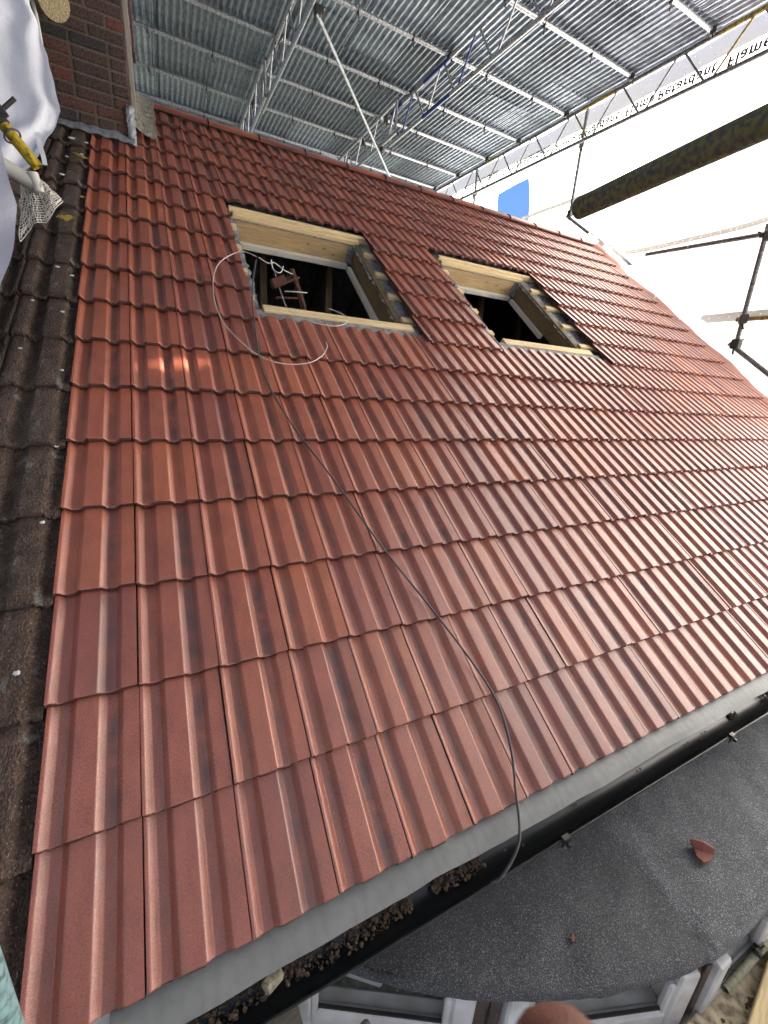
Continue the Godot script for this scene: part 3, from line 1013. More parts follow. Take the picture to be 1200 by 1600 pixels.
		if i < 4:
			var c := Vector3(facets[i + 1][0].x, 0, facets[i + 1][0].y)
			var px := (c - b)
			var pw := px.length()
			px /= pw
			var pb := Basis(px, Vector3.UP, px.cross(Vector3.UP))
			fr = begin()
			box(fr, Vector3(pw / 2, -0.88, -0.02), Vector3(pw - 0.006, 1.01, 0.06), Basis(), 0.004)
			box(fr, Vector3(pw * 0.75, -0.88, 0.012), Vector3(pw * 0.4, 1.01, 0.012), Basis(), 0.003)
			put("window_post", done(fr), M.post, bay, Transform3D(pb, b))
	# things just inside the glass: rails and a pale curtain
	for c in [[Vector3(0.80, -0.62, -0.10), 0.5, 0.9], [Vector3(1.25, -0.62, 0.12), 0.5, 0.5], [Vector3(0.62, -0.66, -0.22), 0.5, 0.9]]:
		var fr := begin()
		box(fr, c[0], Vector3(0.035, 0.03, 0.45), Basis(Vector3.UP, c[2]), 0.005)
		put("inner_rail", done(fr), M.upvc, bay)
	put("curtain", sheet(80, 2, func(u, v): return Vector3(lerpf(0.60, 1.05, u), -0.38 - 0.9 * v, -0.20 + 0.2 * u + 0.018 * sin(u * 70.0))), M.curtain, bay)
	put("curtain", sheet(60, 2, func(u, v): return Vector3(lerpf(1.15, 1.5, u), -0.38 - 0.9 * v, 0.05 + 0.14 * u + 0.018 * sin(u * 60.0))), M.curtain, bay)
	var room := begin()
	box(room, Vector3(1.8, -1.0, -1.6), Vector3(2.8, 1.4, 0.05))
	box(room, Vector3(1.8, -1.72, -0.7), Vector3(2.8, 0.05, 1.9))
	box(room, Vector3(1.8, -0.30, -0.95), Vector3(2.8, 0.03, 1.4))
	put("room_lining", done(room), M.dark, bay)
	room = begin()
	box(room, Vector3(1.8, -2.55, 0.0), Vector3(2.5, 1.65, 0.30))
	put("bay_wall", done(room), M.mortar, house)

# ------------------------------------------------------------------ the neighbour's roof and stack
func build_neighbour() -> void:
	var nb := thing("neighbouring_house", "neighbouring house with blackened old tiles and a dark brick stack", "house")
	var slope := Transform3D(roof_basis, Vector3.ZERO)
	var st := begin()
	box(st, Vector3(-1.55, -0.10, -2.7), Vector3(3.1, 0.006, 5.4))
	var roof := put("old_roof", done(st), M.underlay, nb, slope)
	var corners := [Vector2(0, -0.004), Vector2(0.012, 0.004), Vector2(0.044, 0.004), Vector2(0.062, -0.018), Vector2(0.085, -0.018), Vector2(0.104, 0.004), Vector2(0.165, 0.004), Vector2(0.182, -0.018), Vector2(0.208, -0.018), Vector2(0.226, 0.003), Vector2(0.2385, 0.001)]
	var pr := profile(corners, 0.006)
	var ms := []
	for k in 9:
		ms.append(tile_mesh(pr, 0.381, 0.026, 0.24, 1500 + k, 0.004, M.old[k % 3], M.old[(k + 1) % 3], 0.0012))
	var cut := clipped(pr, 0.0, 0.2045)
	for row in 19:
		for col in 10:
			var u := -0.240 * (col + 1) + 0.03
			if row >= 15 and u > -0.9:
				continue
			if row > 17:
				continue
			var me: ArrayMesh = ms[rng.randi() % 9]
			if col == 0:
				me = tile_mesh(cut, 0.381, 0.026, 0.24, 1600 + row, 0.004, M.old[row % 3], M.old[(row + 1) % 3], 0.0012)
			put("old_tile", me, null, roof, Transform3D(Basis(Vector3.UP, rng.randf_range(-0.006, 0.006)), Vector3(u + rng.randf_range(-0.002, 0.002), 0.002 + rng.randf_range(-0.003, 0.003), -row * G + 0.022 + rng.randf_range(-0.004, 0.004))))
	# lichen rosettes and bird droppings: thin irregular crusts
	for d in [[-0.085, 3.10, 0.038, 1], [-0.028, 3.93, 0.024, 1], [-0.02, 3.38, 0.010, 1], [-0.06, 3.96, 0.018, 1], [-0.20, 1.50, 0.012, 1], [-0.04, 3.98, 0.010, 0], [-0.10, 4.18, 0.020, 0], [-0.12, 3.60, 0.014, 0], [-0.11, 3.86, 0.009, 0], [-0.02, 4.16, 0.012, 0], [-0.09, 2.62, 0.010, 0], [-0.03, 2.55, 0.008, 0], [-0.16, 2.32, 0.007, 0], [-0.05, 2.25, 0.008, 0], [-0.03, 1.85, 0.007, 0], [-0.03, 1.47, 0.009, 0], [-0.045, 1.15, 0.007, 0], [-0.06, 0.69, 0.008, 0], [-0.17, 1.98, 0.007, 0]]:
		var c := begin(true)
		var mid := Vector3(0, 0.007, 0)
		var nseg := 22
		var ring := []
		for k in nseg:
			var a := TAU * k / nseg
			var rr: float = d[2] * (rng.randf_range(0.35, 1.3) if d[3] == 1 else rng.randf_range(0.6, 0.95))
			ring.append(Vector3(cos(a) * rr * 1.3, 0.002, sin(a) * rr))
		for k in nseg:
			for p in [mid, ring[k], ring[(k + 1) % nseg]]:
				c.set_uv(Vector2(p.x, p.z))
				c.add_vertex(p)
		var row := floorf((d[1] + 0.02) / G)
		var drop: float = 0.026 * ((d[1] + 0.02) / G - row)
		put("lichen" if d[3] == 1 else "bird_dropping", done(c), M.lichen if d[3] == 1 else M.dropping, roof, Transform3D(Basis(), Vector3(d[0], 0.006 - drop, -d[1])))
	# brick stack: mortar core with every brick proud of it
	var zf := -3.492
	st = begin()
	box(st, Vector3(-0.55, 3.6, -3.86), Vector3(1.596, 2.8, 0.72))
	var stack := put("brick_stack", done(st), M.mortar, nb)
	var stretch := []
	for k in 4:
		stretch.append([box_mesh(Vector3(0.206, 0.062, 0.05), 0.005, 0.002), box_mesh(Vector3(0.098, 0.062, 0.05), 0.005, 0.002)])
	var ret := box_mesh(Vector3(0.05, 0.062, 0.206), 0.005, 0.002)
	for j in 34:
		var y := 2.64 + j * 0.0722
		var x := 0.254
		var first := true
		while x > -1.2:
			var head := (j % 2 == 0 and first) or (rng.randf() < 0.22)
			var w := 0.098 if head else 0.206
			var k := rng.randi() % 4
			var bm: int = [0, 0, 4, 1, 2, 2, 3, 4, 0, 1][rng.randi() % 10]
			put("brick", stretch[k][1 if head else 0], M.bricks[bm], stack, Transform3D(Basis(Vector3.FORWARD, rng.randf_range(-0.006, 0.006)), Vector3(x - w / 2, y, zf - 0.025 + rng.randf_range(-0.002, 0.003))))
			x -= w + 0.010
			first = false
		for i in 3:
			put("brick", ret, M.bricks[(i + j * 2) % 5], stack, Transform3D(Basis(), Vector3(0.254 - 0.025 + 0.001, y, zf - 0.16 - i * 0.216 - (0.05 if j % 2 else 0.0))))
	# pale paint dots on the brickwork
	var fl := noise(6.0, 840, 2)
	# lead apron under the bricks, dressed over the rolls
	put("lead_apron", sheet(70, 4, func(u, v):
		var x: float = lerpf(-0.95, 0.262, u)
		var w := 0.5 + 0.5 * cos(TAU * x / 0.1 + 0.6)
		var p := Vector3(x, 2.755 - 0.02 * fl.get_noise_1d(x), zf + 0.004)
		var q := R(x, 4.385 + 0.012 * fl.get_noise_1d(x * 3.0 + 4.0), 0.004 - 0.012 * w * 0.7)
		return p.lerp(q, clampf(v * 1.15 - 0.15, 0, 1)) + Vector3(0, 0, 0.006 * sin(v * PI))), M.lead, nb)
	# lead turned up the corner
	put("lead_corner", sheet(6, 16, func(u, v):
		var y: float = lerpf(2.70, 2.935, v)
		return Vector3(0.225 + 0.050 * u + 0.006 * fl.get_noise_1d(v * 2.0), y, zf + 0.012 - 0.05 * maxf(0.0, u - 0.5) + 0.008 * fl.get_noise_2d(v * 3.0, u * 2.0) + 0.012 * (1.0 - v))), M.lead, nb)
	# weathered cement and slate strip at the foot of the stack's side
	put("cement_fillet", sheet(14, 20, func(u, v):
		var vv: float = lerpf(4.56, 5.42, v)
		var w := 0.004 * fl.get_noise_2d(u * 2.0, vv * 3.0)
		return R(lerpf(0.262, 0.412, u), vv, 0.02 + 0.05 * pow(1.0 - u, 2.0) + w - (0.012 if v < 0.03 else 0.0))), M.cement, nb)
	st = begin()
	box(st, Vector3(0.279, 3.75, -3.52), Vector3(0.030, 1.75, 0.02), Basis(Vector3.FORWARD, 0.004), 0.003)
	put("corner_batten", done(st), M.timbers[3], nb)
	st = begin()
	box(st, Vector3(0.305, 4.06, -3.58), Vector3(0.016, 1.6, 0.12), Basis(Vector3.FORWARD, 0.0), 0.003)
	put("red_brown_board", done(st), M.tile_edge, nb)

# ------------------------------------------------------------------ temporary roof
func ytop(z: float) -> float:
	return 4.918 - 0.055 * z

func build_canopy() -> void:
	# corrugated sheets: wave across x, lying on the purlins, lapped like slates
	var canopy := thing("corrugated_canopy", "temporary canopy of grey corrugated metal sheets over the roof", "canopy", Vector3(0, 0, 0))
	var pitch := 0.0762
	var amp := 0.013
	var wd := 0.80
	var meshes := []
	for k in 3:
		var lens: float = [1.95, 2.25, 1.5][k]
		var st := begin(true)
		var nx := 84
		for j in 3:
			for i in nx:
				var q := []
				for e in [[0, 0], [1, 0], [1, 1], [0, 1]]:
					var x := wd * float(i + e[0]) / nx
					var z := -lens * float(j + e[1]) / 3.0
					q.append(Vector3(x, amp * cos(TAU * x / pitch), z))
				quad(st, q[0], q[1], q[2], q[3])
		meshes.append([done(st), lens])
	var rise := atan(0.055)
	var cols := [-3.05, -2.32, -1.59, -0.86, -0.235, 0.495, 1.225, 1.955, 2.685, 3.415, 4.145, 4.875, 5.36]
	for c in cols.size():
		var z := 2.2 - rng.randf() * 0.7
		var flip := 0
		while z > -9.0:
			var k: int = rng.randi() % 3
			var lens: float = meshes[k][1]
			if z - lens < -9.25:
				lens = z + 9.05
			var lay := 0.003 * (c % 2) + 0.006 * (flip % 2)
			var sc := lens / float(meshes[k][1])
			put("corrugated_sheet", meshes[k][0], M.corr[rng.randi() % 4], canopy, Transform3D(Basis(Vector3.RIGHT, rise + rng.randf_range(-0.002, 0.002)) * Basis.from_scale(Vector3(1, 1, sc)), Vector3(cols[c] + rng.randf_range(-0.012, 0.012), ytop(z) + 0.048 + 0.024 + amp + 0.002 + lay, z)))
			z -= lens - 0.12
			flip += 1
			if z < -8.7:
				break
	# eaves trim at the far, high end
	var tr := begin()
	box(tr, Vector3(1.5, ytop(-8.98) + 0.03, -8.99), Vector3(9.2, 0.12, 0.03), Basis(), 0.004)
	put("edge_trim", done(tr), M.galv, canopy)
	# purlins
	var pz := [-8.82, -7.94, -7.02, -6.19, -5.18, -4.135, -3.18, -2.2, -1.2, -0.2, 0.8, 1.8]
	var words := ["hidden behind the tiled ridge, at the far edge", "nearest above the tiled ridge", "second above the tiled ridge", "third above the tiled ridge", "fourth above the tiled ridge", "fifth above the tiled ridge", "at the photo's top right edge", "above the photo, seventh", "above the photo, eighth", "above the photo, ninth", "near the canopy's front", "along the canopy's front edge"]
	for i in pz.size():
		var z: float = pz[i]
		var o := scaffold_tube("purlin_tube", "galvanised purlin under the metal sheets, " + words[i], Vector3(-3.0, ytop(z) + 0.048, z), Vector3(6.10 if i != 4 else 6.12, ytop(z) + 0.048 + rng.randf_range(-0.006, 0.006), z + rng.randf_range(-0.015, 0.015)), M.galv, "purlin tubes under the canopy")
		for x in [0.5, 1.235, 1.93, 2.62, 3.35, 4.5, 5.3]:
			if rng.randf() < 0.72:
				var b := begin()
				box(b, Vector3(0, -0.035, 0), Vector3(0.022, 0.03, 0.03), Basis(), 0.003)
				b.set_smooth_group(1)
				tube(b, spline([Vector3(0.0, 0.03, 0.028), Vector3(0.0, -0.032, 0.02), Vector3(0.012, -0.06, 0.0), Vector3(0.018, -0.10, -0.006)], 3), 0.006, 6)
				put("hook_bolt", done(b), M.coupler, o, Transform3D(Basis(), Vector3(x + 3.0 + rng.randf_range(-0.04, 0.04), 0, 0)))
		for x in [1.95, 3.92, 6.05]:
			coupler(o, Vector3(x + 3.0 - 0.02, -0.02, 0.02), Basis(Vector3.UP, rng.randf() * 3.0), 0.95)
	# lattice beams
	var g := "lattice beams carrying the canopy"
	var bays := func(z0: float, z1: float, n: int, ph: float) -> Array:
		var out := []
		var st: float = (z1 - z0) / n
		for i in n:
			var z := z0 + st * (i + ph)
			out.append([z + st * 0.04, z + st * 0.44])
			out.append([z + st * 0.94, z + st * 0.54])
		return out
	lattice("lattice_beam", "silver lattice beam at the left, left of the diagonal brace", 1.99, 1.6, -7.05, 0.010, M.galv, bays.call(1.6, -7.05, 12, 0.0), g)
	lattice("lattice_beam", "short far end of the left lattice beam, lapped beside it near the ridge", 1.86, -6.6, -9.0, 0.0, M.galv, bays.call(-6.6, -9.0, 4, 0.0), g)
	var bl: Array = bays.call(1.9, -6.75, 12, 0.0)
	for i in [23, 22, 18]:
		bl[i].append(M.blue)
	lattice("lattice_beam", "grey lattice beam in the middle with lengths painted dark blue", 3.97, 1.9, -6.75, 0.013, M.galv, bl, g, [[-6.72, -6.35, false, M.blue, "dark blue"], [-5.75, -5.12, false, M.blue, "dark blue"], [-5.72, -5.05, true, M.blue, "dark blue"]])
	lattice("lattice_beam", "far end of the middle lattice beam, beyond the blue lengths", 3.75, -6.3, -9.0, 0.0, M.galv, bays.call(-6.3, -9.0, 4, 0.0), g)
	var be: Array = bays.call(0.4, -9.0, 12, 0.0)
	be[8].append(M.ochre_steel)
	be[13].append(M.ochre_steel)
	lattice("lattice_beam", "dark lattice beam along the right edge in front of the lettered sheeting", 6.07, 0.4, -9.0, 0.0, M.steel, be, g, [[-4.9, -4.35, false, M.ochre_steel, "ochre yellow"], [-3.1, -2.6, false, M.ochre_steel, "ochre yellow"], [-7.1, -6.75, false, M.ochre_steel, "ochre yellow"]])
	# diagonal brace
	var br := scaffold_tube("brace_tube", "thin silver diagonal brace crossing from the left beam to behind the ridge", Vector3(1.985, 4.742, -4.72), Vector3(4.85, 4.93, -8.32), M.steel_light, "", 0.0195)
	coupler(br, Vector3(0.02, 0.03, -0.02), Basis(), 1.1)
	coupler(br, Vector3(3.78, 4.86, -6.85) - Vector3(1.985, 4.742, -4.72), Basis(Vector3.UP, 0.6), 1.1)

# ------------------------------------------------------------------ sheeting at the gable end
func sheet_x(z: float, y: float) -> float:
	var n1: float = M.fold.get_noise_2d(z * 0.9, y * 0.9)
	var n2: float = M.fold2.get_noise_2d(z * 1.0 + y * 0.55, y * 2.2 - z * 0.4)
	var low := clampf((3.5 - y) / 1.6, 0.0, 1.0)
	return 6.44 + 0.05 * n1 + 0.07 * low * n2 + 0.05 * low * absf(n2) - 0.02 * sin(y * 3.0)

func build_sheeting() -> void:
	M.fold = noise(0.8, 850, 2)
	M.fold2 = noise(1.3, 851, 3)
	var wall := thing("scaffold_sheeting", "white translucent scaffold sheeting hung at the right with a hole showing blue sky", "sheeting", Vector3(6.44, -1.0, -4.0))
	var og := Vector3(6.44, -1.0, -4.0)
	# the hole: left and right edges by height
	var yb := 4.02
	var yt := 4.885
	var hl := func(y: float) -> float:
		if y <= yb or y >= yt: return -6.55
		var k := (y - yb) / (yt - yb)
		var a := -7.02 + 0.05 * sin(k * 5.0)
		if y < 4.10: a = lerpf(-6.6, -7.0, (y - yb) / 0.08)
		return a
	var hr := func(y: float) -> float:
		if y <= yb or y >= yt: return -6.55
		var k := (y - yb) / (yt - yb)
		var a := -6.115 - 0.135 * k * k * k
		if y < 4.10: a = lerpf(-6.5, -6.12, (y - yb) / 0.08)
		return a
	var ys := []
	var y := -2.4
	while y < 5.76:
		ys.append(y)
		y += 0.018 if (y > yb - 0.05 and y < yt + 0.03) else 0.06
	ys.append(5.78)
	for e in [yb - 0.0001, yb + 0.0001, yt - 0.0001, yt + 0.0001]:
		ys.append(e)
	ys.sort()
	var st := begin(true)
	for part in 2:
		var nz := 40 if part == 0 else 110
		for j in ys.size() - 1:
			for i in nz:
				var q := []
				for e in [[0, 0], [1, 0], [1, 1], [0, 1]]:
					var yy: float = ys[j + e[1]]
					var t := float(i + e[0]) / nz
					var z: float = lerpf(-10.0, hl.call(yy), t) if part == 0 else lerpf(hr.call(yy), 2.3, t)
					q.append(Vector3(sheet_x(z, yy), yy, z) - og)
				var mz: float = (q[0].z + q[1].z) * 0.5 + og.z
				var my: float = (q[0].y + q[2].y) * 0.5 + og.y
				if SUN_GAPS.any(func(t): return absf(mz - t.x) < t.z and absf(my - t.y) < 0.031):
					continue      # unseen gap added so sun spots fall on the tiles
				if (q[0] - q[1]).length() + (q[2] - q[3]).length() > 0.0005:
					quad(st, q[1], q[0], q[3], q[2])
	put("white_sheet", done(st), M.sheeting, wall)
	# added duller creased layer, so the lower folds show as grey shade
	var low := sheet(150, 90, func(u, v):
		var z: float = lerpf(-6.5, -1.25, u)
		var yy: float = lerpf(-1.8, 3.12 + 0.03 * (z + 2.8) * (z + 2.8) if z > -5.0 else 3.265, v)
		var c: float = absf(M.fold2.get_noise_2d(z * 1.3 + yy * 0.9, yy * 0.7 - z * 0.5))
		return Vector3(sheet_x(z, yy) - 0.02 - 0.24 * c * (1.0 - v * 0.8), yy, z) - og)
	put("shade_layer", low, M.shade_sheet, wall)
	# reinforced bands with eyelets, 8 mm inside the sheet
	var bands := [["hem_band", -9.9, 1.1, func(z): return 5.36 - 0.055 * (z + 4.5), func(z): return 5.13 - 0.055 * (z + 4.5), 1], ["eyelet_band", -7.0, -4.55, func(z): return 4.245 - 0.035 * (z + 6.0), func(z): return 4.185 - 0.035 * (z + 6.0), 0], ["eyelet_band", -4.3, 0.6, func(z): return 3.15 + 0.03 * (z + 2.8) * (z + 2.8) + 0.035, func(z): return 3.15 + 0.03 * (z + 2.8) * (z + 2.8) - 0.030, 0], ["eyelet_band", -2.7, 0.6, func(z): return 2.24, func(z): return 2.14, 0]]
	for b in bands:
		var top: Callable = b[3]
		var bot: Callable = b[4]
		var n := int((b[2] - b[1]) / 0.06)
		put(b[0], sheet(n, 2, func(u, v):
			var z: float = lerpf(b[1], b[2], u)
			var yy: float = lerpf(bot.call(z), top.call(z), v)
			return Vector3(sheet_x(z, yy) - (0.008 if b[5] else 0.07), yy, z) - og), M.band, wall)
		var z: float = b[1] + 0.1
		var ey := begin()
		while z < b[2] - 0.1:
			for rowk in ([0.3, 0.75] if b[5] else [0.5]):
				var zz: float = z + (0.09 if rowk > 0.6 else 0.0)
				var yy: float = lerpf(bot.call(zz), top.call(zz), rowk)
				var c := Vector3(sheet_x(zz, yy) - (0.012 if b[5] else 0.074), yy, zz) - og
				for k in 8:
					var a0 := TAU * k / 8
					var a1 := TAU * (k + 1) / 8
					for p in [c, c + Vector3(0, sin(a1), cos(a1)) * 0.010, c + Vector3(0, sin(a0), cos(a0)) * 0.010]:
						ey.set_uv(Vector2.ZERO)
						ey.add_vertex(p)
			z += 0.18 if b[5] else 0.105
		put("eyelets", done(ey), M.sheeting, wall).set_meta("kind", "stuff")
	# the printed words, read through the back of the sheet and upside down
	var tm := TextMesh.new()
	tm.text = "Flame Retardant"
	var fnt := SystemFont.new()
	fnt.font_names = PackedStringArray(["Droid Sans"])
	fnt.font_italic = true
	fnt.font_weight = 700
	tm.font = fnt
	tm.font_size = 20
	tm.pixel_size = 0.0072
	tm.depth = 0.0012
	tm.horizontal_alignment = HORIZONTAL_ALIGNMENT_LEFT
	tm.vertical_alignment = VERTICAL_ALIGNMENT_BOTTOM
	var ink := SurfaceTool.new()
	for k in 5:          # heavy strokes: the outline repeated round itself
		ink.append_from(tm, 0, Transform3D(Basis(), [Vector3.ZERO, Vector3(0.003, 0, 0.0003), Vector3(-0.003, 0, 0.0006), Vector3(0, 0.003, 0.0009), Vector3(0, -0.003, 0.0012)][k]))
	var words := ink.commit()
	for k in 5:
		var z0 := -8.26 + k * 1.281
		var yy := 5.275 - 0.0675 * (z0 + 8.26)
		var bx := Vector3(0, -0.05, 1).normalized()
		var by := Vector3(0, -1, -0.05).normalized()
		var w := put("lettering", words, M.ink, wall, Transform3D(Basis(bx, by, bx.cross(by)), Vector3(sheet_x(z0 + 0.5, yy) - 0.03, yy + 0.105, z0) - og))
		w.set_meta("label", "printed words Flame Retardant, seen reversed")
	# unseen translucent sheet added behind the camera for white fill light
	var front := put("scaffold_sheeting", sheet(80, 60, func(u, v):
		var x: float = lerpf(6.44, -3.4, u)
		var yy: float = lerpf(-3.3, 4.86, v)
		return Vector3(x, yy, 2.3 + 0.06 * M.fold.get_noise_2d(x * 1.2, yy) + 0.05 * M.fold2.get_noise_2d(x, yy * 0.6))), M.added_sheet)
	tag(front, "unseen translucent sheet added behind the camera for white fill light", "sheeting")
	var side := put("scaffold_sheeting", sheet(60, 60, func(u, v):
		var z: float = lerpf(2.3, -9.2, u)
		var yy: float = lerpf(-3.3, 5.0 - 0.055 * z, v)
		return Vector3(-3.3 + 0.06 * M.fold.get_noise_2d(z * 1.2, yy), yy, z)), M.added_sheet)
	tag(side, "unseen sheet added at the far left to hold back sky light", "sheeting")  # added out of view, dims the sky fill on left-facing slopes
	# crumpled skirt of the sheet lying along the verge
	var sk := noise(1.2, 860, 3)
	put("sheet_skirt", sheet(14, 140, func(u, v):
		var vv: float = lerpf(0.3, 5.7, v)
		var k := sk.get_noise_1d(vv * 1.1)
		var a: float = lerpf(-0.6, PI * 0.85, u)
		var rr: float = 0.040 + 0.035 * absf(sk.get_noise_1d(vv * 1.7 + 9.0))
		return R(6.20 - rr * cos(a) + 0.09 * k + 0.28 * pow(u, 3.0), vv, 0.015 + rr * sin(a) * 1.3 + 0.03 * sk.get_noise_2d(vv * 4.0, u * 2.0)) - og), M.sheeting, wall)
	for p in [[6.04, 5.1, 0.9], [6.05, 4.45, 0.5], [5.98, 3.95, 1.2], [6.0, 3.5, 0.8]]:
		var c := R(p[0], p[1], 0.03)
		put("cable_tie", tube_mesh(spline([c + Vector3(-0.03, -0.03, 0.02), c, c + Vector3(0.02, 0.05, 0.03 * p[2]), c + Vector3(-0.01, 0.12, 0.02)], 3), 0.004, 5), M.net, wall, Transform3D(Basis(), -og))

# ------------------------------------------------------------------ scaffold round the roof
func build_scaffold() -> void:
	var g := "scaffold poles at the far verge"
	var o := scaffold_tube("scaffold_pole", "thin upright pole under the right lattice beam, left end of verge ledger", Vector3(6.2, 3.86, -4.93), Vector3(6.2, 5.30, -4.92), M.steel, g)
	coupler(o, Vector3(0, 0.06, 0), Basis(), 1.2)
	coupler(o, Vector3(0, 0.95, 0), Basis(Vector3.UP, 1.0), 1.1)
	o = scaffold_tube("scaffold_pole", "short upright pole beyond the ridge under the right lattice beam", Vector3(6.2, 2.6, -7.51), Vector3(6.2, 5.46, -7.50), M.steel, g)
	coupler(o, Vector3(0, 2.37, 0), Basis(), 1.1)
	o = scaffold_tube("scaffold_pole", "upright grey pole at the right edge of the photo before the sheeting", Vector3(6.2, 1.82, -2.15), Vector3(6.2, 3.06, -2.17), M.steel, g)
	coupler(o, Vector3(0, 0.04, 0), Basis(), 1.4)
	coupler(o, Vector3(0, 0.30, 0), Basis(Vector3.UP, 0.6), 1.3)
	coupler(o, Vector3(0, 1.12, 0), Basis(Vector3.UP, 2.0), 1.2)
	o = scaffold_tube("verge_ledger", "sloping tube lying along the top of the verge, open upper end", Vector3(6.2, 3.90, -4.99), Vector3(6.23, 2.95, -3.70), M.steel, "sloping verge tubes")
	o = scaffold_tube("verge_ledger", "sloping tube at the lower verge below the upright pole", Vector3(6.2, 1.87, -2.22), Vector3(6.2, 0.9, -0.9), M.steel, "sloping verge tubes")
	o = scaffold_tube("ledger_tube", "dark level tube under the eyelet band, left end open", Vector3(6.26, 3.07, -3.54), Vector3(6.26, 2.93, -1.4), M.steel)
	for k in [0.55, 1.05]:
		put("cable_tie", tube_mesh(spline([Vector3(-0.02, -0.05, k), Vector3(-0.035, 0.0, k), Vector3(0.0, 0.06, k), Vector3(0.02, 0.10, k + 0.06)], 3), 0.004, 5), M.net, o)
	o = scaffold_tube("ledger_tube", "pale mossy level tube clamped to the right upright pole", Vector3(6.23, 2.128, -2.23), Vector3(6.23, 2.10, -1.0), M.ochre_steel)
	# fat mossy tube close to the camera
	o = scaffold_tube("mossy_tube", "thick dark tube with yellow moss pointing in from the right, close up", Vector3(1.272, 1.606, -0.25), Vector3(0.90, 1.543, 2.24), M.mossy, "", 0.02415, 24)
	# pole at the lower left
	o = scaffold_tube("standard_pole", "pale teal painted scaffold upright in the lower left corner", Vector3(0.032, -3.4, 0.066), Vector3(0.032, 1.2, 0.058), M.teal, "", 0.02415, 24)
	# boards at the foot
	var st := begin()
	box(st, Vector3.ZERO, Vector3(3.2, 0.038, 0.225), Basis(), 0.004)
	var bd := thing("scaffold_board", "sandy scaffold board splattered with brown mud beside the bay", "board", Vector3(2.9, -0.60, 0.525), "scaffold boards")
	put("plank", done(st), M.sand_board, bd)
	var mud := noise(4.0, 870, 3)
	for k in 26:
		var c := begin()
		var px := rng.randf_range(-1.55, -0.4)
		var pz := rng.randf_range(-0.10, 0.08)
		var rr := rng.randf_range(0.004, 0.012)
		if k == 0:
			px = -1.12; pz = -0.035; rr = 0.028
		elif k == 1:
			px = -1.20; pz = -0.015; rr = 0.022
		elif k == 2:
			px = -1.27; pz = 0.0; rr = 0.018
		var ring := []
		var nn := 14
		for i in nn:
			var a := TAU * i / nn
			ring.append(Vector3(px + cos(a) * rr * rng.randf_range(0.5, 1.5), 0.0195, pz + sin(a) * rr * rng.randf_range(0.4, 1.1)))
		for i in nn:
			for p in [Vector3(px, 0.024, pz), ring[i], ring[(i + 1) % nn]]:
				c.set_uv(Vector2.ZERO)
				c.add_vertex(p)
		put("mud_splat", done(c), M.mud, bd)
	st = begin()
	box(st, Vector3(1.75, 0, 0), Vector3(3.5, 0.045, 0.075), Basis(), 0.003)
	var tb := put("timber_batten", done(st), M.timbers[0], null, Transform3D(Basis(Vector3.UP, 0.18), Vector3(1.40, -0.556, 0.588)))
	tag(tb, "clean yellow timber batten lying on the sandy board, lower right corner", "timber")
	st = begin()
	box(st, Vector3(1.75, 0, 0), Vector3(3.5, 0.045, 0.075), Basis(), 0.003)
	tb = put("timber_batten", done(st), M.timbers[0], null, Transform3D(Basis(Vector3.UP, 0.17), Vector3(1.42, -0.556, 0.672)))
	tag(tb, "second timber batten outside the first, cut by the corner", "timber")
	st = begin()
	box(st, Vector3.ZERO, Vector3(1.6, 0.038, 0.225), Basis(), 0.004)
	var pb := put("scaffold_board", done(st), M.timbers[3], null, Transform3D(Basis(Vector3.UP, 0.05), Vector3(-0.278, -0.52, 0.018)))
	tag(pb, "grey weathered scaffold board end under the gutter beside the window", "board", "scaffold boards")
	# the narrow greenish rail along the felt's right edge
	o = scaffold_tube("ledger_tube", "dull green tube along the front of the bay roof, clip on it", Vector3(1.70, -0.535, 0.432), Vector3(3.6, -0.50, 0.427), M.olive, "", 0.012)
	coupler(o, Vector3(0.19, 0.012, 0.0), Basis(), 0.4)

# ------------------------------------------------------------------ loose things
func cloth(called: String, label: String, cat: String, m: Material, nu: int, nv: int, f: Callable) -> MeshInstance3D:
	var o := put(called, sheet(nu, nv, f), m)
	tag(o, label, cat)
	return o

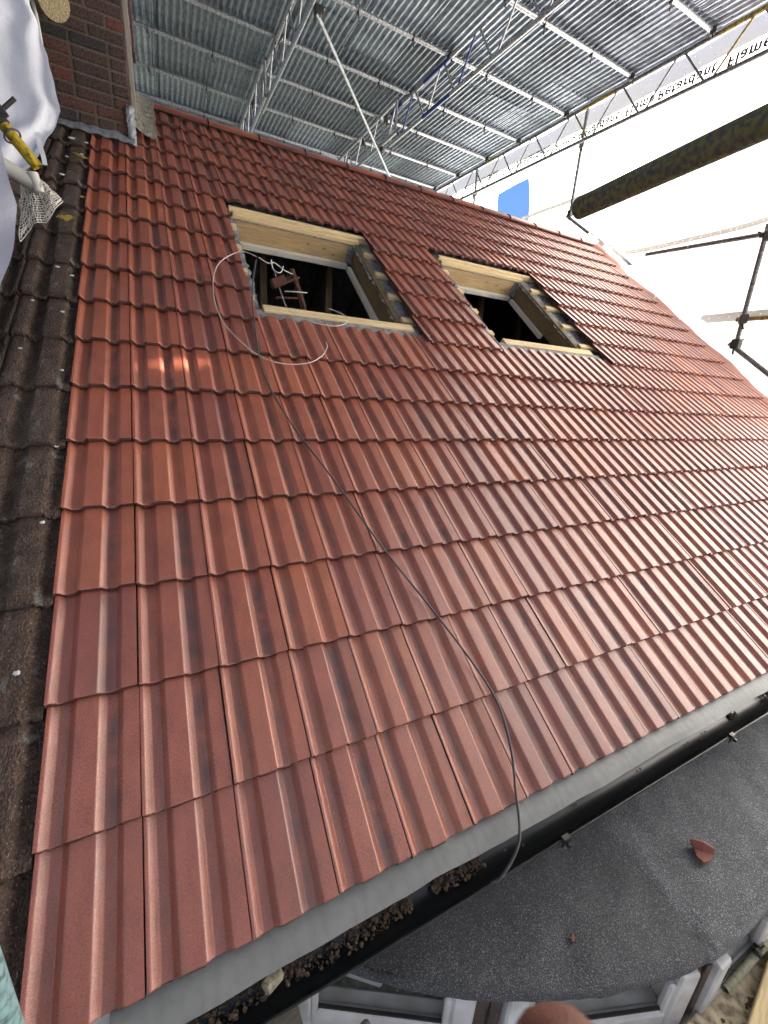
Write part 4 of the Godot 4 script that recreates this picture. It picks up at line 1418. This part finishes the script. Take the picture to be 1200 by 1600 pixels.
func build_loose_things() -> void:
	# left: white tarpaulin hanging in folds, nearer grey fleece
	var ed := [[3.75, -0.235], [3.09, -0.189], [2.84, -0.131], [2.55, -0.085], [2.38, -0.153], [2.21, -0.215], [2.1, -0.33]]
	var right := func(y: float) -> float:
		for i in ed.size() - 1:
			if y >= ed[i + 1][0]:
				return lerpf(ed[i + 1][1], ed[i][1], clampf((y - ed[i + 1][0]) / (ed[i][0] - ed[i + 1][0]), 0, 1))
		return ed[-1][1]
	var fn := noise(1.6, 880, 2)
	cloth("white_tarpaulin", "white tarpaulin hanging in folds before the brick stack", "tarpaulin", M.tarp, 60, 60, func(u, v):
		var y: float = lerpf(2.10, 3.75, v)
		var z := -2.72 - 0.36 * (y - 2.1)
		var s := pow(1.0 - u, 1.4)
		var fold := 0.026 * sin((1.0 - u) * 34.0 + 1.5 * y + 3.0 * fn.get_noise_1d(y)) * exp(-(1.0 - u) * 2.2) + 0.035 * absf(fn.get_noise_2d(u * 2.0 + y * 0.35, y * 0.45 - u)) + 0.02 * pow(absf(sin(s * 22.0 + 0.9 * y + 2.0 * fn.get_noise_1d(y * 0.6))), 6.0) * exp(-s * 5.0)
		return Vector3(right.call(y) - 1.5 * s + 0.008 * fn.get_noise_1d(y * 4.0), y, z + fold))
	cloth("grey_fleece", "pale lilac grey cloth hanging at the left edge, nearest the camera", "cloth", M.fleece, 30, 40, func(u, v):
		var y: float = lerpf(1.22, 2.35, v)
		var e := [[1.22, -0.21], [1.374, -0.153], [1.543, -0.097], [1.667, -0.080], [1.748, -0.099], [1.861, -0.113], [2.35, -0.21]]
		var xr := -0.2
		for i in 6:
			if y >= e[i][0]:
				xr = lerpf(e[i][1], e[i + 1][1], clampf((y - e[i][0]) / (e[i + 1][0] - e[i][0]), 0, 1))
		var z := -1.43 - 0.30 * (y - 1.6)
		return Vector3(xr - 0.9 * (1.0 - u), y, z + 0.03 * fn.get_noise_2d(u * 3.0, y * 2.0) + 0.02 * sin(u * 9.0) * (1.0 - u)))
	# yellow tube with a clamp, tape ring and a plastic sleeve on its end
	var a := Vector3(-0.62, 2.66, -2.12)
	var b := Vector3(-0.128, 2.03, -2.20)
	var dir := (b - a).normalized()
	var o := scaffold_tube("yellow_tube", "yellow painted scaffold tube with worn paint poking out of the tarpaulin", a, b, M.yellow, "", 0.02415, 18)
	var bs := Basis(Quaternion(Vector3.UP, -dir))
	var cst := begin(true)
	tube(cst, [Vector3(0, -0.03, 0), Vector3(0, 0.03, 0)], 0.030, 16)
	cst.set_smooth_group(-1)
	box(cst, Vector3(0.02, 0.0, 0.035), Vector3(0.05, 0.05, 0.02), Basis(), 0.004)
	cst.set_smooth_group(1)
	tube(cst, [Vector3(0.02, 0.0, 0.03), Vector3(0.11, 0.012, 0.03)], 0.009, 8)
	put("clamp", done(cst), M.coupler, o, Transform3D(bs, dir * ((b - a).length() - 0.19)))
	cst = begin(true)
	var rp := []
	for k in 19:
		var t := TAU * k / 18
		rp.append(Vector3(cos(t) * 0.034, 0.012 * sin(t), sin(t) * 0.034))
	tube(cst, rp, 0.004, 6)
	put("rubber_ring", done(cst), M.cable, o, Transform3D(bs, dir * ((b - a).length() - 0.12)))
	var sl := begin(true)
	tube(sl, [Vector3(-0.06, 0.02, 0), Vector3.ZERO, Vector3(0.085, -0.04, 0.02)], 0.033, 18, true, 0.05)
	tube(sl, [Vector3(0.055, 0.012, 0.03), Vector3(0.070, -0.060, 0.03)], 0.022, 14)
	var ps := put("plastic_tube_end", done(sl), M.plastic, null, Transform3D(Basis(Vector3.UP, 0.3), Vector3(-0.205, 1.975, -2.16)))
	tag(ps, "cloudy plastic sleeve hanging at the tip of the yellow tube", "plastic sleeve")
	# debris net bundle
	var net := begin(true)
	var nf := func(u: float, v: float) -> Vector3:
		var tl := Vector3(-0.205, 1.985, -2.23)
		var trr := Vector3(-0.112, 1.975, -2.20)
		var brr := Vector3(-0.045, 1.895, -2.16)
		var bl := Vector3(-0.235, 1.700, -2.185)
		var p := tl.lerp(trr, u).lerp(bl.lerp(brr, u), v)
		return p + Vector3(0.010 * fn.get_noise_2d(u * 4.0, v * 4.0), 0.018 * sin(u * 7.0) * v, 0.030 * sin(u * PI) + 0.022 * sin(u * 15.0 + v * 2.0) * v)
	var cells := 19
	for k in cells + 1:
		var l1 := []
		var l2 := []
		for q in 13:
			l1.append(nf.call(float(k) / cells, q / 12.0))
			l2.append(nf.call(q / 12.0, float(k) / cells))
		tube(net, l1, 0.0016, 4, false)
		tube(net, l2, 0.0016, 4, false)
	var nb := put("debris_net", done(net), M.net)
	tag(nb, "bundle of off-white debris netting spilling over the old tiles", "netting")
	# rolled sacking at the top left
	var rl := begin(true)
	var rr := []
	for q in 14:
		rr.append(Vector3(-0.30 + 0.02 * q, 3.30 - 0.006 * q + 0.09, -3.30 + 0.012 * q))
	tube(rl, spline([Vector3(-0.52, 3.36, -3.42), Vector3(-0.30, 3.31, -3.36), Vector3(-0.14, 3.235, -3.24), Vector3(-0.10, 3.205, -3.19), Vector3(-0.085, 3.19, -3.17)], 5), 0.085, 18)
	var sk := put("rolled_sacking", done(rl), M.rope)
	tag(sk, "roll of dirty cream sacking hung against the bricks at the top", "sacking roll")
	var hg := put("plastic_strip", tube_mesh(spline([Vector3(-0.33, 3.32, -3.22), Vector3(-0.215, 3.22, -3.20), Vector3(-0.188, 3.12, -3.20), Vector3(-0.182, 2.93, -3.22)], 5), 0.011, 8), M.plastic)
	tag(hg, "pale plastic strip hanging beside the tarpaulin before the bricks", "strip")
	var tp := put("torn_tape", sheet(3, 8, func(u, v): return Vector3(-0.185 + 0.022 * u + 0.01 * v, 2.32 - 0.14 * v, -2.62 + 0.02 * sin(v * 6.0))), M.tarp)
	tag(tp, "torn white tag of tape under the tarpaulin's lower corner", "tape")

	# dark cable lying down the slope into the gutter
	var cp := []
	for q in [[0.873, 2.95, 0.03], [0.80, 2.62, 0.03], [0.770, 2.355, 0.006], [0.742, 1.931, 0.008], [0.799, 1.606, 0.006], [0.915, 1.248, 0.008], [1.029, 0.89, 0.006], [1.137, 0.603, 0.006], [1.206, 0.398, 0.006], [1.232, 0.263, 0.008], [1.208, 0.133, 0.010], [1.165, 0.035, 0.012]]:
		cp.append(R(q[0], q[1], q[2]))
	cp.append(Vector3(1.105, -0.025, 0.070))
	cp.append(Vector3(1.02, -0.060, 0.105))
	cp.append(Vector3(0.99, -0.078, 0.098))
	var cb := put("black_cable", tube_mesh(spline(cp, 8), 0.0042, 8), M.cable)
	tag(cb, "long black cable running down the tiles from the left opening to the gutter", "cable")
	cb = put("black_cable", tube_mesh(spline([Vector3(0.60, -0.22, 0.14), Vector3(0.635, -0.30, 0.11), Vector3(0.66, -0.42, 0.10), Vector3(0.672, -0.55, 0.11), Vector3(0.68, -0.9, 0.13)], 8), 0.006, 8), M.cable)
	tag(cb, "black cable hanging across the window glass below the gutter", "cable")
	# white wire loop
	var wp := []
	for q in [[0.87, 2.93, 0.06], [0.80, 2.98, 0.05], [0.725, 2.951, 0.03], [0.65, 2.86, 0.012], [0.605, 2.70, 0.008], [0.587, 2.488, 0.008], [0.600, 2.33, 0.008], [0.633, 2.216, 0.008], [0.731, 2.051, 0.008], [0.846, 1.991, 0.008], [0.98, 2.008, 0.010], [1.07, 2.07, 0.015], [1.119, 2.145, 0.02], [1.125, 2.19, 0.022]]:
		wp.append(R(q[0], q[1], q[2]))
	var wr := put("white_wire", tube_mesh(spline(wp, 8), 0.0026, 6), M.wire)
	tag(wr, "loop of white wire curling over the tiles left of the first opening", "wire")
	wp = []
	for q in [[0.97, 2.86, 0.02], [0.985, 2.70, -0.02], [0.99, 2.56, -0.02], [1.03, 2.45, 0.0], [1.10, 2.385, 0.012], [1.22, 2.37, 0.014], [1.31, 2.42, 0.012], [1.345, 2.50, 0.0], [1.33, 2.58, -0.02], [1.27, 2.63, -0.03]]:
		wp.append(R(q[0], q[1], q[2]))
	wr = put("white_wire", tube_mesh(spline(wp, 8), 0.0024, 6), M.wire)
	tag(wr, "short white wire curled over the batten at the foot of the first opening", "wire")
	# rusty bracket standing in the opening
	var og := R(1.02, 2.72, -0.02)
	var rb := thing("rusty_bracket", "rusty steel bracket tied with wire standing in the first opening", "bracket", og)
	var st := begin()
	box(st, Vector3(0.0, 0.07, -0.02), Vector3(0.15, 0.012, 0.10), Basis(Vector3(0, 0, 1), 0.45) * Basis(Vector3.RIGHT, 0.3), 0.002)
	box(st, Vector3(-0.05, 0.05, 0.0), Vector3(0.085, 0.05, 0.07), Basis(Vector3(0, 0, 1), 0.45), 0.004)
	put("plate", done(st), M.rust, rb)
	st = begin()
	box(st, Vector3(0.07, 0.03, 0.0), Vector3(0.020, 0.22, 0.05), Basis(Vector3(0, 0, 1), 0.38), 0.003)
	box(st, Vector3(0.0, -0.03, 0.0), Vector3(0.13, 0.010, 0.04), Basis(Vector3(0, 0, 1), 0.1), 0.002)
	box(st, Vector3(0.10, -0.06, 0.0), Vector3(0.03, 0.16, 0.03), Basis(Vector3(0, 0, 1), 0.3), 0.003)
	put("arm", done(st), M.rust, rb)
	put("wire_tie", tube_mesh(spline([Vector3(-0.17, 0.15, 0.05), Vector3(-0.12, 0.13, 0.05), Vector3(-0.08, 0.14, 0.04), Vector3(-0.02, 0.11, 0.04), Vector3(0.03, 0.10, 0.03)], 5), 0.003, 5), M.wire, rb)
	put("wire_tie", tube_mesh(spline([Vector3(-0.10, 0.15, 0.05), Vector3(-0.09, 0.10, 0.06), Vector3(-0.05, 0.09, 0.06), Vector3(-0.03, 0.13, 0.05)], 5), 0.003, 5), M.wire, rb)
	put("wire_tie", tube_mesh(spline([Vector3(-0.02, 0.0, 0.04), Vector3(0.05, 0.005, 0.05), Vector3(0.115, 0.01, 0.04)], 5), 0.003, 5), M.wire, rb)
	# gutter debris
	var heaps := [[0.20, 0.43, 1.0, "mossy grit in the gutter at the lower left of the pale stone"], [0.45, 0.75, 1.1, "long heap of brown moss and grit in the gutter right of the pale stone"], [0.755, 0.785, 0.8, "small clod of moss in the gutter between the two heaps"], [0.85, 1.02, 0.8, "heap of brown moss in the gutter just left of the cable"], [2.66, 2.80, 0.9, "brown leaf litter in the gutter at the right edge"], [2.38, 2.43, 0.35, "little brown leaf scrap in the gutter near the right end"]]
	for h in heaps:
		var len: float = h[1] - h[0]
		var c := begin()
		var cnt := int(170 * maxf(len, 0.06) / 0.1)
		for k in cnt:
			var t := rng.randf()
			var w: float = (0.016 + 0.012 * sin(t * PI)) * h[2]
			var p := Vector3((t - 0.5) * len, 0.004 + 0.017 * h[2] * rng.randf() * clampf(0.55 + 0.9 * fn.get_noise_1d(t * len * 16.0 + h[0] * 9.0), 0.15, 1.0), rng.randf_range(-1, 1) * w)
			var s: float = 0.0022 + 0.010 * pow(rng.randf(), 5.0)
			box(c, p, Vector3(s, s * rng.randf_range(0.4, 0.9), s * rng.randf_range(0.6, 1.3)), Basis(Vector3(rng.randf(), rng.randf(), rng.randf() + 0.1).normalized(), rng.randf() * 6.0), s * 0.25)
		var hh := put("gutter_debris", done(c), M.dirt, null, Transform3D(Basis(), Vector3((h[0] + h[1]) / 2, -0.117, 0.030)))
		tag(hh, h[3], "moss debris", "moss and grit in the gutter")
		hh.set_meta("kind", "stuff")
	st = begin()
	box(st, Vector3.ZERO, Vector3(0.050, 0.026, 0.030), Basis(Vector3.UP, 0.3), 0.006, 0.003)
	var sn := put("pale_stone", done(st), M.stone, null, Transform3D(Basis(), Vector3(0.432, -0.092, 0.036)))
	tag(sn, "pale cream stone lying in the gutter debris", "stone")
	for k in 7:
		var x: float = [1.10, 1.16, 1.42, 2.05, 2.12, 2.18, 1.75][k]
		var c := begin()
		box(c, Vector3.ZERO, Vector3(0.010, 0.006, 0.007), Basis(Vector3.UP, k * 1.1), 0.002, 0.001)
		var cr := put("grit_crumb", done(c), M.dirt, null, Transform3D(Basis(), Vector3(x, -0.112, 0.035 + 0.012 * sin(k * 2.0))))
		tag(cr, "tiny dark crumb of grit lying in the gutter " + ["just right of the cable", "second right of the cable", "between the cable and the bracket", "left of the small leaf scrap", "midway of three near the leaf scrap", "nearest the small leaf scrap", "alone midway along the gutter"][k], "grit", "single crumbs in the gutter")
	# broken tile on the bay roof: an angled shard with a raised rib
	st = begin()
	var sh := [Vector3(-0.045, 0.004, 0.0), Vector3(-0.030, 0.004, -0.022), Vector3(0.0, 0.006, -0.030), Vector3(0.012, 0.030, -0.045), Vector3(0.020, 0.034, 0.0), Vector3(0.026, 0.022, 0.040), Vector3(0.010, 0.006, 0.038), Vector3(-0.022, 0.004, 0.022)]
	var mid := Vector3(0.002, 0.006, 0.002)
	for k in sh.size():
		var p: Vector3 = sh[k]
		var q: Vector3 = sh[(k + 1) % sh.size()]
		for t in [mid, q, p]:
			st.set_uv(Vector2.ZERO)
			st.add_vertex(t + Vector3(0, 0.010, 0))
		quad(st, q, p, p + Vector3(0, 0.010, 0), q + Vector3(0, 0.010, 0))
	quad(st, Vector3(0.012, 0.040, -0.045), Vector3(0.020, 0.044, 0.0), Vector3(0.034, 0.038, 0.0), Vector3(0.024, 0.034, -0.040))
	quad(st, Vector3(0.020, 0.044, 0.0), Vector3(0.026, 0.032, 0.040), Vector3(0.038, 0.026, 0.036), Vector3(0.034, 0.038, 0.0))
	quad(st, Vector3(0.024, 0.034, -0.040), Vector3(0.034, 0.038, 0.0), Vector3(0.032, 0.0, 0.0), Vector3(0.020, 0.0, -0.036))
	quad(st, Vector3(0.034, 0.038, 0.0), Vector3(0.038, 0.026, 0.036), Vector3(0.034, 0.0, 0.036), Vector3(0.032, 0.0, 0.0))
	var sd := put("tile_shard", done(st), M.shard, null, Transform3D(Basis(Vector3.UP, 0.55).scaled(Vector3.ONE * 0.85), Vector3(1.845, -0.318, 0.238)))
	tag(sd, "broken red tile shard lying on the grey felt roof", "tile shard")
	st = begin()
	box(st, Vector3(0, 0.004, 0), Vector3(0.013, 0.009, 0.010), Basis(Vector3.UP, 0.4), 0.002, 0.001)
	box(st, Vector3(0.010, 0.003, 0.004), Vector3(0.007, 0.006, 0.006), Basis(Vector3.UP, 1.0), 0.001, 0.001)
	sd = put("tile_crumb", done(st), M.shard, null, Transform3D(Basis(), Vector3(1.24, -0.324, 0.205)))
	tag(sd, "tiny red tile crumb on the felt roof near its front edge", "tile crumb")

	build_hand()

# ------------------------------------------------------------------ the photographer's hand
# one skin: distances to tapered bones joined smoothly, meshed as surface nets
func skin(bones: Array, cell: float, k: float) -> ArrayMesh:
	var lo := Vector3(1e9, 1e9, 1e9)
	var hi := -lo
	for b in bones:
		var r: float = maxf(b[2], b[3]) + 0.012
		for p in [b[0], b[1]]:
			lo = lo.min(p - Vector3.ONE * r)
			hi = hi.max(p + Vector3.ONE * r)
	var n := Vector3i(((hi - lo) / cell).ceil()) + Vector3i.ONE
	var sum := PackedFloat32Array()
	sum.resize(n.x * n.y * n.z)
	for b in bones:
		var a: Vector3 = b[0]
		var d: Vector3 = b[1] - a
		var dd := d.length_squared()
		var r: float = maxf(b[2], b[3]) + 0.011
		var l := Vector3i((a.min(b[1]) - Vector3.ONE * r - lo) / cell).max(Vector3i.ZERO)
		var h := Vector3i((a.max(b[1]) + Vector3.ONE * r - lo) / cell + Vector3.ONE).min(n - Vector3i.ONE)
		for z in range(l.z, h.z + 1):
			for y in range(l.y, h.y + 1):
				for x in range(l.x, h.x + 1):
					var p := lo + Vector3(x, y, z) * cell
					var t := clampf((p - a).dot(d) / dd, 0.0, 1.0)
					var dist := (p - a - d * t).length() - lerpf(b[2], b[3], t)
					if dist < 0.012:
						sum[x + n.x * (y + n.y * z)] += exp(-dist / k)
	var at := {}
	var pts := PackedVector3Array()
	var step := [1, n.x, n.x * n.y]
	for z in n.z - 1:
		for y in n.y - 1:
			for x in n.x - 1:
				var i := x + n.x * (y + n.y * z)
				var inside := 0
				for q in 8:
					if sum[i + (q & 1) + (q >> 1 & 1) * step[1] + (q >> 2) * step[2]] > 1.0:
						inside += 1
				if inside == 0 or inside == 8:
					continue
				var c := Vector3.ZERO
				var m := 0
				for q in 8:
					for ax in 3:
						if q >> ax & 1:
							continue
						var q2 := q | (1 << ax)
						var f1 := -log(sum[i + (q & 1) + (q >> 1 & 1) * step[1] + (q >> 2) * step[2]] + 1e-9)
						var f2 := -log(sum[i + (q2 & 1) + (q2 >> 1 & 1) * step[1] + (q2 >> 2) * step[2]] + 1e-9)
						if (f1 < 0.0) != (f2 < 0.0):
							var p1 := Vector3(q & 1, q >> 1 & 1, q >> 2)
							var p2 := Vector3(q2 & 1, q2 >> 1 & 1, q2 >> 2)
							c += p1.lerp(p2, f1 / (f1 - f2))
							m += 1
				at[i] = pts.size()
				pts.append(lo + (Vector3(x, y, z) + c / m) * cell)
	var st := begin(true)
	for i in at:
		for ax in 3:
			var j: int = i + step[ax]
			var s1: int = step[(ax + 1) % 3]
			var s2: int = step[(ax + 2) % 3]
			if j >= sum.size() or (sum[i] > 1.0) == (sum[j] > 1.0):
				continue
			if not (at.has(i - s1) and at.has(i - s2) and at.has(i - s1 - s2)):
				continue
			var q := [pts[at[i]], pts[at[i - s1]], pts[at[i - s1 - s2]], pts[at[i - s2]]]
			if sum[i] > 1.0:
				quad(st, q[0], q[1], q[2], q[3])
			else:
				quad(st, q[3], q[2], q[1], q[0])
	return done(st)

func build_hand() -> void:
	var eye := Vector3(0.3283, 1.1592, 0.6134)
	var bx := Vector3(0.8919, 0.0612, 0.4473)
	var by := Vector3(0.0794, 0.9544, -0.2880)
	var bz := Vector3(-0.4444, 0.2923, 0.8468)
	var b := Basis(bx, by, bz).orthonormalized()
	var wrist := Vector3(0.064, -0.235, 0.020)
	var bones := []
	# forefinger straight up, the others curled back; thumb leaving the side of the palm
	var chains := [
		[Vector3(0.026, -0.152, -0.034), Vector3(0.0215, -0.111, -0.050), Vector3(0.0190, -0.087, -0.050), Vector3(0.0176, -0.0625, -0.0455), 0.0100, 0.0078],
		[Vector3(0.046, -0.152, -0.032), Vector3(0.046, -0.116, -0.056), Vector3(0.044, -0.094, -0.040), Vector3(0.042, -0.100, -0.018), 0.0102, 0.0078],
		[Vector3(0.066, -0.156, -0.026), Vector3(0.069, -0.122, -0.049), Vector3(0.066, -0.102, -0.033), Vector3(0.063, -0.109, -0.012), 0.0097, 0.0074],
		[Vector3(0.083, -0.166, -0.018), Vector3(0.089, -0.138, -0.036), Vector3(0.085, -0.122, -0.022), Vector3(0.081, -0.128, -0.004), 0.0086, 0.0066]]
	for c in chains:
		for k in 3:
			bones.append([c[k], c[k + 1], lerpf(c[4], c[5], k / 3.0), lerpf(c[4], c[5], (k + 1) / 3.0)])
		bones.append([c[0], wrist + (c[0] - Vector3(0.055, -0.155, -0.028)) * 0.45, 0.0125, 0.0165])
	for t in [[Vector3(0.045, -0.215, 0.012), Vector3(0.012, -0.178, 0.014), 0.0155, 0.0125], [Vector3(0.012, -0.178, 0.014), Vector3(-0.004, -0.146, 0.010), 0.0118, 0.0105], [Vector3(-0.004, -0.146, 0.010), Vector3(-0.004, -0.119, 0.002), 0.0102, 0.0082]]:
		bones.append(t)
	bones.append([wrist, Vector3(0.098, -0.33, 0.095), 0.024, 0.031])
	bones.append([wrist + Vector3(-0.012, 0, 0), Vector3(0.086, -0.33, 0.09), 0.022, 0.030])
	var h := put("hand", skin(bones, 0.003, 0.0028), M.skin, null, Transform3D(b, eye - by * 0.0032 + bx * 0.0030))
	tag(h, "out-of-focus fingertip of the photographer's hand poking up at the bottom edge", "hand")
	var nail := begin(true)
	box(nail, Vector3(0.0178, -0.0725, -0.0556), Vector3(0.0095, 0.011, 0.0012), Basis(Vector3.RIGHT, -0.10), 0.0006)
	put("fingernail", done(nail), M.skin, h)
	put("sleeve", tube_mesh([Vector3(0.083, -0.30, 0.075), Vector3(0.125, -0.43, 0.17), Vector3(0.19, -0.62, 0.32)], 0.046, 18, 0.02), M.fleece, h)
